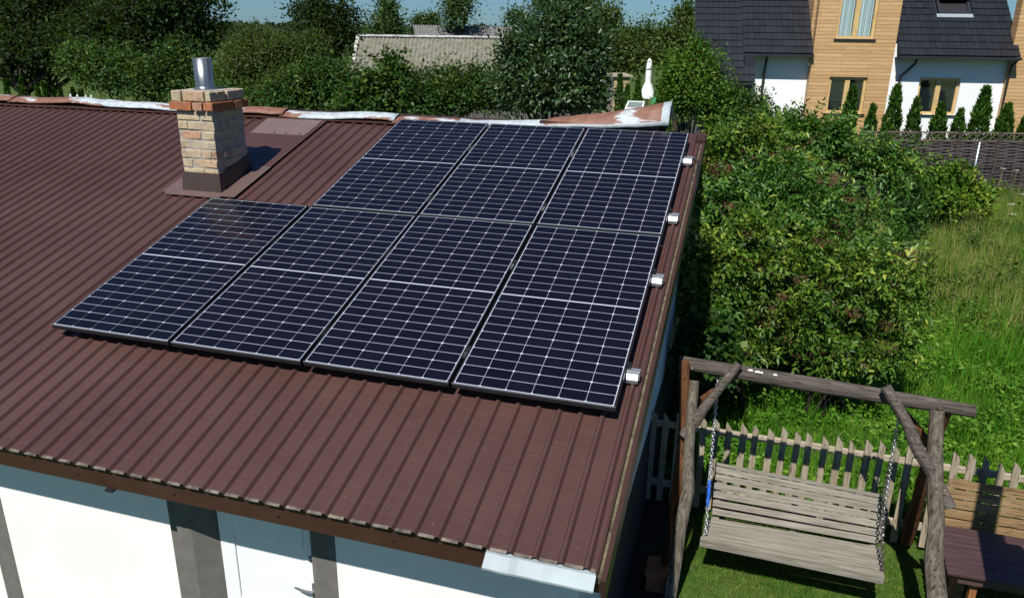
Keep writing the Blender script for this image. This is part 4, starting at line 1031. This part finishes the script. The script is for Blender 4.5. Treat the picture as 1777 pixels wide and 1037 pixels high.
for i, (px, yt, wp, lab) in enumerate(((1481, 150, 14, 'thuja half hidden by elder in front of the lower gable window'), (1516, 184, 12, 'small thuja left of the wood and white wall corner'), (1558, 150, 15, 'tall slim thuja at the corner of wood and white wall'),
        (1592, 172, 13, 'thuja just left of the lower right window'), (1634, 183, 15, 'broad thuja below the lower right window'), (1668, 192, 13, 'shortest thuja right of the lower right window'),
        (1712, 153, 17, 'tallest widest thuja before the white wall right part'), (1750, 184, 17, 'broad thuja before the right wooden wall'), (1782, 205, 15, 'thuja cut by the right edge of the photo'))):
    thuja(lab, px, yt, 25.6, 0, wp, i)
for i, (px, yt, wp, lab) in enumerate(((9, 139, 8, 'slim thuja cut by the left photo edge behind the ridge'), (35, 137, 9, 'brightest thuja between the two left tree trunks'), (64, 150, 6, 'small thuja right of the left tree trunks'), (75, 143, 7, 'upright thuja beside the small one right of the trunks'),
        (92, 154, 5, 'first of four little thujas near the white stakes'), (104, 154, 5, 'second of four little thujas near the white stakes'), (126, 153, 6, 'third of four little thujas near the white stakes'), (139, 153, 7, 'last of four little thujas near the white stakes'))):
    thuja(lab, px, yt, 26, 0, wp, 40+i, 'small thujas behind the left ridge')
for i, (px, yt, wp, lab) in enumerate(((1077, 128, 8, 'slim thuja covering left part of the yellow brick shed'), (1089, 148, 8, 'small thuja in front of the yellow brick shed'), (1108, 140, 10, 'thuja between the brick shed and closed parasol'), (1154, 120, 12, 'tall thuja right of the closed parasol'))):
    thuja(lab, px, yt, 31, 0, wp, 60+i, 'thujas by the yellow shed')
# white stakes behind the ridge
for i, (px, py) in enumerate(((122, 166), (134, 167), (148, 167), (158, 168))):
    p = at(px, py-3, 25); t = thing('garden_stake', 'short white stake among little thujas behind the rusty ridge', 'stake', (float(p[0]), float(p[1]), 0), 'white garden stakes')
    MB().tube([(p[0], p[1], 0), (p[0], p[1], p[2]-.04), (p[0], p[1], p[2])], [.03, .03, .012], 8).build('stake_pole', M_HW, t)
    MB().box(p[0]-.05, p[0]+.05, p[1]-.015, p[1]+.015, p[2]-.14, p[2]-.09).build('cross_piece', M_HW, t)

# ------------------------------------------------------------------ barns, shed, parasol
M_ASB = wood('lichened_corrugated_sheet', [(.25, (.085, .080, .055)), (.5, (.17, .16, .125)), (.75, (.26, .25, .22))], axis=1, stretch=5, scale=1.3, bmp=.2, island=0, cracks=False)
M_PLANK = wood('grey_barn_plank', [(.25, (.045, .04, .038)), (.5, (.11, .10, .095)), (.75, (.18, .17, .16))], axis=2, scale=2, bmp=.4, island=.1)
def barn(name, label, ridge_a, ridge_b, half, pitch, eave_over=.4, corr=.21, mat=M_ASB, wall=M_PLANK, rim=True):
    A, B = np.array(ridge_a), np.array(ridge_b); B[2] = A[2]; d = (B-A)/np.linalg.norm(B-A); nrm = np.array([d[1], -d[0], 0]); L = float(np.linalg.norm(B-A))
    t = thing(name, label, 'barn', (float((A[0]+B[0])/2), float((A[1]+B[1])/2), 0))
    P = lambda s, u, z: tuple(A+d*s+nrm*u+np.array([0, 0, z]))
    dz = half*math.tan(pitch)
    for sg in (1, -1):
        n = int(L/corr*4); vs = []
        for i in range(n+1):
            s_ = L*i/n; h = .05*math.sin(i*math.pi/2)
            vs += [P(s_, 0, h), P(s_, sg*half*.5, -dz*.5+h-.03), P(s_, sg*half, -dz+h)]
        MB().add(vs, [(3*i+j, 3*i+3+j, 3*i+4+j, 3*i+1+j) for i in range(n) for j in range(2)]).build('roof', mat, t, smooth=True)
    if rim:
        rr = random.Random(3); m = MB(); s_ = 0
        while s_ < L:
            e = min(L, s_+.9); m.bar(P(s_, 0, .05+rr.uniform(-.01, .01)), P(e, 0, .05+rr.uniform(-.01, .01)), .26, .09); s_ += .905
        m.build('ridge_tiles', simple('pale_ridge_tile', (.52, .53, .52), .9, var=.35, nscale=3), t)
        for s0 in (-.02, L+.02):
            m = MB()
            for k_ in range(5):
                a, b = k_/5, (k_+1)/5; m.bar(P(s0, half*a, -dz*a+.03), P(s0, half*b*.99, -dz*b+.03), .16, .10)
            m.build('verge_tiles', simple('pale_verge_tile', (.46, .44, .38), .9, var=.5, nscale=4), t)
    o = eave_over; zt_ = A[2]; hz = dz*(half-o)/half
    for s0, s1 in ((.15, .35), (L-.35, L-.15)):
        vs = [P(s0, half-o, -zt_), P(s0, -(half-o), -zt_), P(s0, -(half-o), -hz-.08), P(s0, 0, -.08), P(s0, half-o, -hz-.08)]
        v2 = [P(s1, half-o, -zt_), P(s1, -(half-o), -zt_), P(s1, -(half-o), -hz-.08), P(s1, 0, -.08), P(s1, half-o, -hz-.08)]
        MB().add(vs+v2, [(0, 1, 2, 3, 4), (9, 8, 7, 6, 5)]+[(i, 5+i, 5+(i+1) % 5, (i+1) % 5) for i in range(5)]).build('gable_wall', wall, t)
    for sg in (1, -1):
        a, b = sg*(half-o), sg*(half-o-.15)
        MB().hexa([P(.36, a, -zt_), P(L-.36, a, -zt_), P(L-.36, b, -zt_), P(.36, b, -zt_), P(.36, a, -hz-.1), P(L-.36, a, -hz-.1), P(L-.36, b, -hz-.1), P(.36, b, -hz-.1)]).build('side_wall', wall, t)
    return t
M_YB = brick_mat('yellow_shed_brick', [(0, (.46, .36, .19)), (1, (.52, .42, .25))])
barn('corrugated_barn', 'long low barn with grey corrugated roof and pale ridge', at(622, 63, 40), at(1034, 62, 40), 3.6, math.radians(38))
g0 = at(716, 43.5, 62); g1 = g0+np.array([8.6, 6.2, 0])*.95
barn('plank_barn', 'distant barn with dark plank gable behind the corrugated barn', g0, g1, 3.6, math.radians(38), mat=wood('old_dark_sheet', [(.3, (.10, .10, .095)), (.7, (.19, .19, .18))], axis=1, stretch=4, scale=1, bmp=.1, island=0, cracks=False), rim=False)
# small yellow brick shed
s0 = at(1066, 132, 36); s1 = at(1093, 132, 36); dirx = (s1-s0)/np.linalg.norm(s1-s0); diry = np.array([-dirx[1], dirx[0], 0]); zs = s0[2]
t = thing('brick_shed', 'small yellow brick shed left of the closed parasol', 'shed', (float(s0[0]), float(s0[1]), 0))
def SB(u, v, z): return tuple(np.array([s0[0], s0[1], 0])+dirx*u+diry*v+np.array([0, 0, z]))
mb = MB(); rr = random.Random(3); Ls = float(np.linalg.norm((s1-s0)))
z = 0
while z < zs-.1:
    u = -(.12 if int(z/.11) % 2 else 0)
    while u < Ls: 
        a, b = max(0, u), min(Ls, u+.25)
        if b-a > .03 and not (.22 < (a+b)/2 < .42 and zs-.75 < z < zs-.3): mb.box(a+.006, b-.006, rr.uniform(-.008, .004), .12, z, z+.098, SB)
        u += .26
    z += .11
mb.build('brick_wall', M_YB, t)
MB().box(.0, Ls-.006, .03, 2.4, 0, zs-.05, SB).build('wall_core', M_MORTAR, t)
MB().box(Ls-.005, Ls+.01, .02, 2.4, 0, zs-.06, SB).build('shaded_side', simple('dark_shade_side', (.04, .04, .04), .9, var=.3), t)  # shade of the shed's right side put into its dark colour
MB().box(-.15, Ls+.12, -.12, 2.5, zs-.04, zs+.03, SB).build('roof', simple('shed_roof', (.30, .26, .18), .9, var=.3), t)
MB().box(.22, .42, -.002, .025, zs-.75, zs-.3, SB).build('window', M_BLACK, t)
# closed parasol
pt, pb = at(1124, 101, 32), at(1123, 170, 32)
t = thing('parasol', 'closed white parasol standing beyond the bent ridge sheet', 'parasol', (float(pb[0]), float(pb[1]), 0))
cxp, cyp, ztp, zbp = float(pb[0]), float(pb[1]), float(pt[2]), float(pb[2])
def lathe(prof, n=20, fold=0., ph=0):
    m = MB(); vs = []
    for r, z in prof:
        for j in range(n): q = r*(1+fold*math.cos(j*math.pi+ph)*(.5+.5*min(1, (ztp-z)/1.)));  vs.append((cxp+q*math.cos(2*math.pi*j/n), cyp+q*math.sin(2*math.pi*j/n), z))
    k = len(prof); m.add(vs, [(i*n+j, i*n+(j+1) % n, (i+1)*n+(j+1) % n, (i+1)*n+j) for i in range(k-1) for j in range(n)]); return m
H = ztp-zbp
can = lathe([(.33, zbp), (.285, zbp+.10*H), (.225, zbp+.22*H), (.165, zbp+.33*H), (.115, zbp+.41*H), (.125, zbp+.50*H), (.13, zbp+.62*H), (.118, zbp+.78*H), (.10, zbp+.90*H), (.065, zbp+.97*H), (.02, ztp)], 24, .09).build('canopy', M_HW, t, smooth=True)
lathe([(.142, zbp+.725*H), (.142, zbp+.74*H)], 16).build('strap', M_BLACK, can)
MB().tube([(cxp, cyp, 0), (cxp, cyp, zbp+.2)], .03, 8).build('pole', M_HW, t)
MB().tube([(cxp, cyp, 0), (cxp, cyp, .08)], .35, 14).build('base', M_PLINTH, t)
# white cold frame with glazed lid and a green bag
p = at(1101, 183, 31); t = thing('cold_frame', 'white box with sloping glazed lid left of the parasol foot', 'cold frame', (float(p[0]), float(p[1]), 0))
X_, Y_, Z_ = map(float, p)
MB().box(X_-.34, X_+.34, Y_-.3, Y_+.3, 0, Z_-.10).build('box_body', M_HW, t)
mb = MB(); 
for a, b in (((-.30, -.28, -.09), (-.25, .1, .14)), ((.36, -.28, -.09), (.36, .1, .14)), ((-.25, .1, .14), (.36, .1, .14)), ((-.30, -.28, -.09), (.36, -.28, -.09))): mb.bar((X_+a[0], Y_+a[1], Z_+a[2]), (X_+b[0], Y_+b[1], Z_+b[2]), .05, .05)
lid = mb.build('lid', M_HW, t)
MB().hexa([(X_-.28, Y_-.26, Z_-.08), (X_+.34, Y_-.26, Z_-.08), (X_+.34, Y_+.08, Z_+.125), (X_-.24, Y_+.08, Z_+.125), (X_-.28, Y_-.26, Z_-.07), (X_+.34, Y_-.26, Z_-.07), (X_+.34, Y_+.08, Z_+.135), (X_-.24, Y_+.08, Z_+.135)]).build('pane', simple('greenhouse_glass', (.16, .20, .19), .1, var=.1), lid)
p = at(1136, 172, 31.5); X_, Y_, Z_ = map(float, p)
t = thing('garden_bag', 'small green bag right of the parasol foot', 'bag', (X_, Y_, 0))
M_GRN = simple('green_fabric', (.01, .22, .10), .6, var=.3)
mb = MB(); mb.tube([(X_, Y_, 0), (X_, Y_, Z_*.5), (X_, Y_, Z_), (X_+.02, Y_, Z_+.12)], [.15, .16, .13, .05], 12, wob=.15, rng=rr); mb.build('sack', M_GRN, t, smooth=True)
MB().tube([(X_-.08, Y_, Z_+.1), (X_-.06, Y_, Z_+.24), (X_+.07, Y_, Z_+.24), (X_+.1, Y_, Z_+.1)], .015, 6).build('handle', M_GRN, t)

# ------------------------------------------------------------------ distant forest
rng = np.random.default_rng(77); Pf = []; Df = []; Nf = []; Lf = []
for dist, zt, n in ((420, 5.2, 9000), (700, 6.6, 12000), (1100, 9.5, 12000)):
    az = rng.uniform(-.95, .65, n)                       # about the camera's own bearing
    R = dist*rng.uniform(.93, 1.07, n)
    hh = zt*(.8+.25*np.sin(az*31+dist)+.15*np.sin(az*83+dist*.3))
    z = hh*rng.random(n)**.7
    Pf.append(np.stack([CAM[0]-R*np.sin(-az), CAM[1]+R*np.cos(az), z], 1)); s_ = dist/420*2.6
    Df.append(unit(rng.normal(size=(n, 3))+np.array([0, 0, .4]))); Nf.append(unit(rng.normal(size=(n, 3))*.6+np.array([0, -.8, .7]))); Lf.append(s_*rng.uniform(.6, 1.4, n))
Pf, Df, Nf, Lf = map(np.concatenate, (Pf, Df, Nf, Lf))
o = foliage('distant_forest', leaf_geo(Pf, Df, Nf, Lf, .7, T_SIMPLE), L_FAR, None, 'stuff'); o['label'] = 'dark strip of distant forest along the horizon'; o['category'] = 'forest'

# ------------------------------------------------------------------ grass and weeds
G_LAWN = leafmat('lawn_grass', (.040, .110, .008), (.110, .225, .018), (.26, .28, .06), .86, trans=.3, gloss=.01, nscale=1.6)
G_LUSH = leafmat('lush_grass', (0.0323, 0.1247, 0.0074), (0.1063, 0.2911, 0.0185), (0.2033, 0.3511, 0.0323), .86, trans=.36, gloss=.010, nscale=1.1)
G_DRY = leafmat('dry_meadow_grass', (0.1037, 0.2013, 0.0220), (0.2440, 0.3050, 0.0586), (0.4880, 0.3782, 0.1708), .70, trans=.34, gloss=.01, nscale=1.3)
T_BLADE = (np.array([(-.5, 0, 0), (.5, 0, 0), (.36, .55, .05), (-.36, .55, .05), (0, 1, .22)]), [np.array([(0, 1, 2, 3)]), np.array([(3, 2, 4)])])
def grass(name, label, n, xf, yf, hmin, hmax, wd, mat, seed, lean=.35, accept=None, cat='grass'):
    rng = np.random.default_rng(seed)
    X = rng.uniform(*xf, n); Y = yf[0]+(yf[1]-yf[0])*rng.random(n)**(1.35 if yf[1]-yf[0] > 6 else 1)
    if accept is not None: k = accept(X, Y, rng); X, Y = X[k], Y[k]
    n = len(X); tuft = .6+.5*np.sin(X*3.1+1.3*np.sin(Y*2.3))*np.sin(Y*2.7+X)
    h = (hmin+(hmax-hmin)*rng.random(n)**1.6)*np.clip(tuft+.35, .45, 1.25)
    a = rng.uniform(0, 2*math.pi, n); D_ = unit(np.stack([np.cos(a)*lean*rng.random(n)*1.6, np.sin(a)*lean*rng.random(n)*1.6, np.ones(n)], 1))
    b = a+rng.normal(size=n)*.6+math.pi
    Nn = unit(np.stack([np.cos(b), np.sin(b), np.full(n, .1)], 1))
    o = foliage(name, leaf_geo(np.stack([X, Y, np.zeros(n)], 1), D_, Nn, h, wd/h[:, None, None] if np.ndim(wd) == 0 else wd, T_BLADE), mat, None, 'stuff')
    o['label'] = label; o['category'] = cat; return o
ed = lambda X, Y, rng: X > .24+.10*np.sin(Y*5)+.12*rng.normal(size=len(X))
grass('lawn', 'short mown lawn under the hanging bench and table', 70000, (-.1, 4.2), (-.2, 3.2), .022, .065, .0055, G_LAWN, 1, .75, ed)
grass('lush_grass', 'lush green grass and weeds behind the picket fence', 70000, (-.2, 7.5), (3.15, 11.5), .06, .34, .010, G_LUSH, 2, .55, lambda X, Y, r: (X > .1) & (X < 1.3+.62*Y))
grass('meadow_grass', 'tall dry yellowish meadow grass right of the elder bushes', 110000, (2.5, 14), (9.2, 26), .18, .68, .010, G_DRY, 3, .5, lambda X, Y, r: (X < 1.8+.50*Y) & (X > .55*Y-5.2) & (r.random(len(X)) < np.clip((Y-8.8)/3.5, 0, 1)))
grass('green_meadow', 'mixed green meadow growth under the dry grass', 50000, (2.5, 14), (8, 27), .10, .5, .016, G_LUSH, 4, .5, lambda X, Y, r: (X < 1.8+.50*Y) & (X > .55*Y-5.2))
# leafy weeds: nettles and ground elder behind the fence
def weeds(name, label, n, xf, yf, hmax, leaf, mat, seed, accept=None):
    rng = np.random.default_rng(seed); X = rng.uniform(*xf, n); Y = rng.uniform(*yf, n)
    if accept is not None: k = accept(X, Y, rng); X, Y = X[k], Y[k]
    n = len(X); H = hmax*(.45+.55*rng.random(n))*np.clip(.75+.4*np.sin(X*2.3+2*np.sin(Y*1.7)), .35, 1.1); per = 12
    idx = np.repeat(np.arange(n), per); m = len(idx); t = rng.random(m)**.6; a = rng.uniform(0, 6.283, m)
    r = .04+.07*rng.random(m)
    P = np.stack([X[idx]+r*np.cos(a)*.6, Y[idx]+r*np.sin(a)*.6, H[idx]*t+.01], 1)
    D_ = unit(np.stack([np.cos(a), np.sin(a), rng.normal(size=m)*.35+.15], 1)); Nn = unit(np.stack([rng.normal(size=m)*.4, rng.normal(size=m)*.4-.1, np.ones(m)], 1))
    o = foliage(name, leaf_geo(P, D_, Nn, leaf*rng.uniform(.6, 1.3, m), .55, T_SIMPLE), mat, None, 'stuff'); o['label'] = label; o['category'] = 'weeds'
weeds('leafy_weeds', 'leafy green weeds crowding behind the picket fence', 2900, (.15, 7), (3.2, 10.5), .38, .075, L_WEED, 6, lambda X, Y, r: (X < 1.3+.60*Y) & (np.sin(X*1.9+1)*np.sin(Y*1.6+.4)+.35*r.normal(size=len(X)) > -.25))
weeds('meadow_weeds', 'dark green leafy weeds scattered through the meadow', 6500, (2.5, 13), (9, 25), .6, .10, L_HEDGE, 7, lambda X, Y, r: (X < 1.8+.5*Y) & (X > .55*Y-5) & (np.sin(X*1.1)*np.sin(Y*.9)+.5*r.normal(size=len(X)) > .15))
# white flower umbels in the meadow near the wire fence
rng = np.random.default_rng(9); rr = random.Random(9)
M_UMB = simple('white_umbel', (.40, .38, .30), .8, var=.2); mb = MB()
for i in range(34):
    X, Y = rr.uniform(6.2, 11.5), rr.uniform(15, 23)
    if X > 1.5+.5*Y: continue
    h = rr.uniform(.7, 1.25); mb.tube([(X, Y, 0), (X+.05, Y, h)], .006, 4, mi=1)
    for j in range(10):
        a = rr.uniform(0, 6.28); q = rr.uniform(0, .08); mb.tube([(X+.05+q*math.cos(a), Y+q*math.sin(a), h+.02*rr.random()), (X+.05+q*math.cos(a), Y+q*math.sin(a), h+.03)], .013, 5)
o = mb.build('umbel_flowers', [M_UMB, G_DRY]); o['kind'] = 'stuff'; o['label'] = 'white umbel flowers standing in the meadow near the wire fence'; o['category'] = 'flowers'
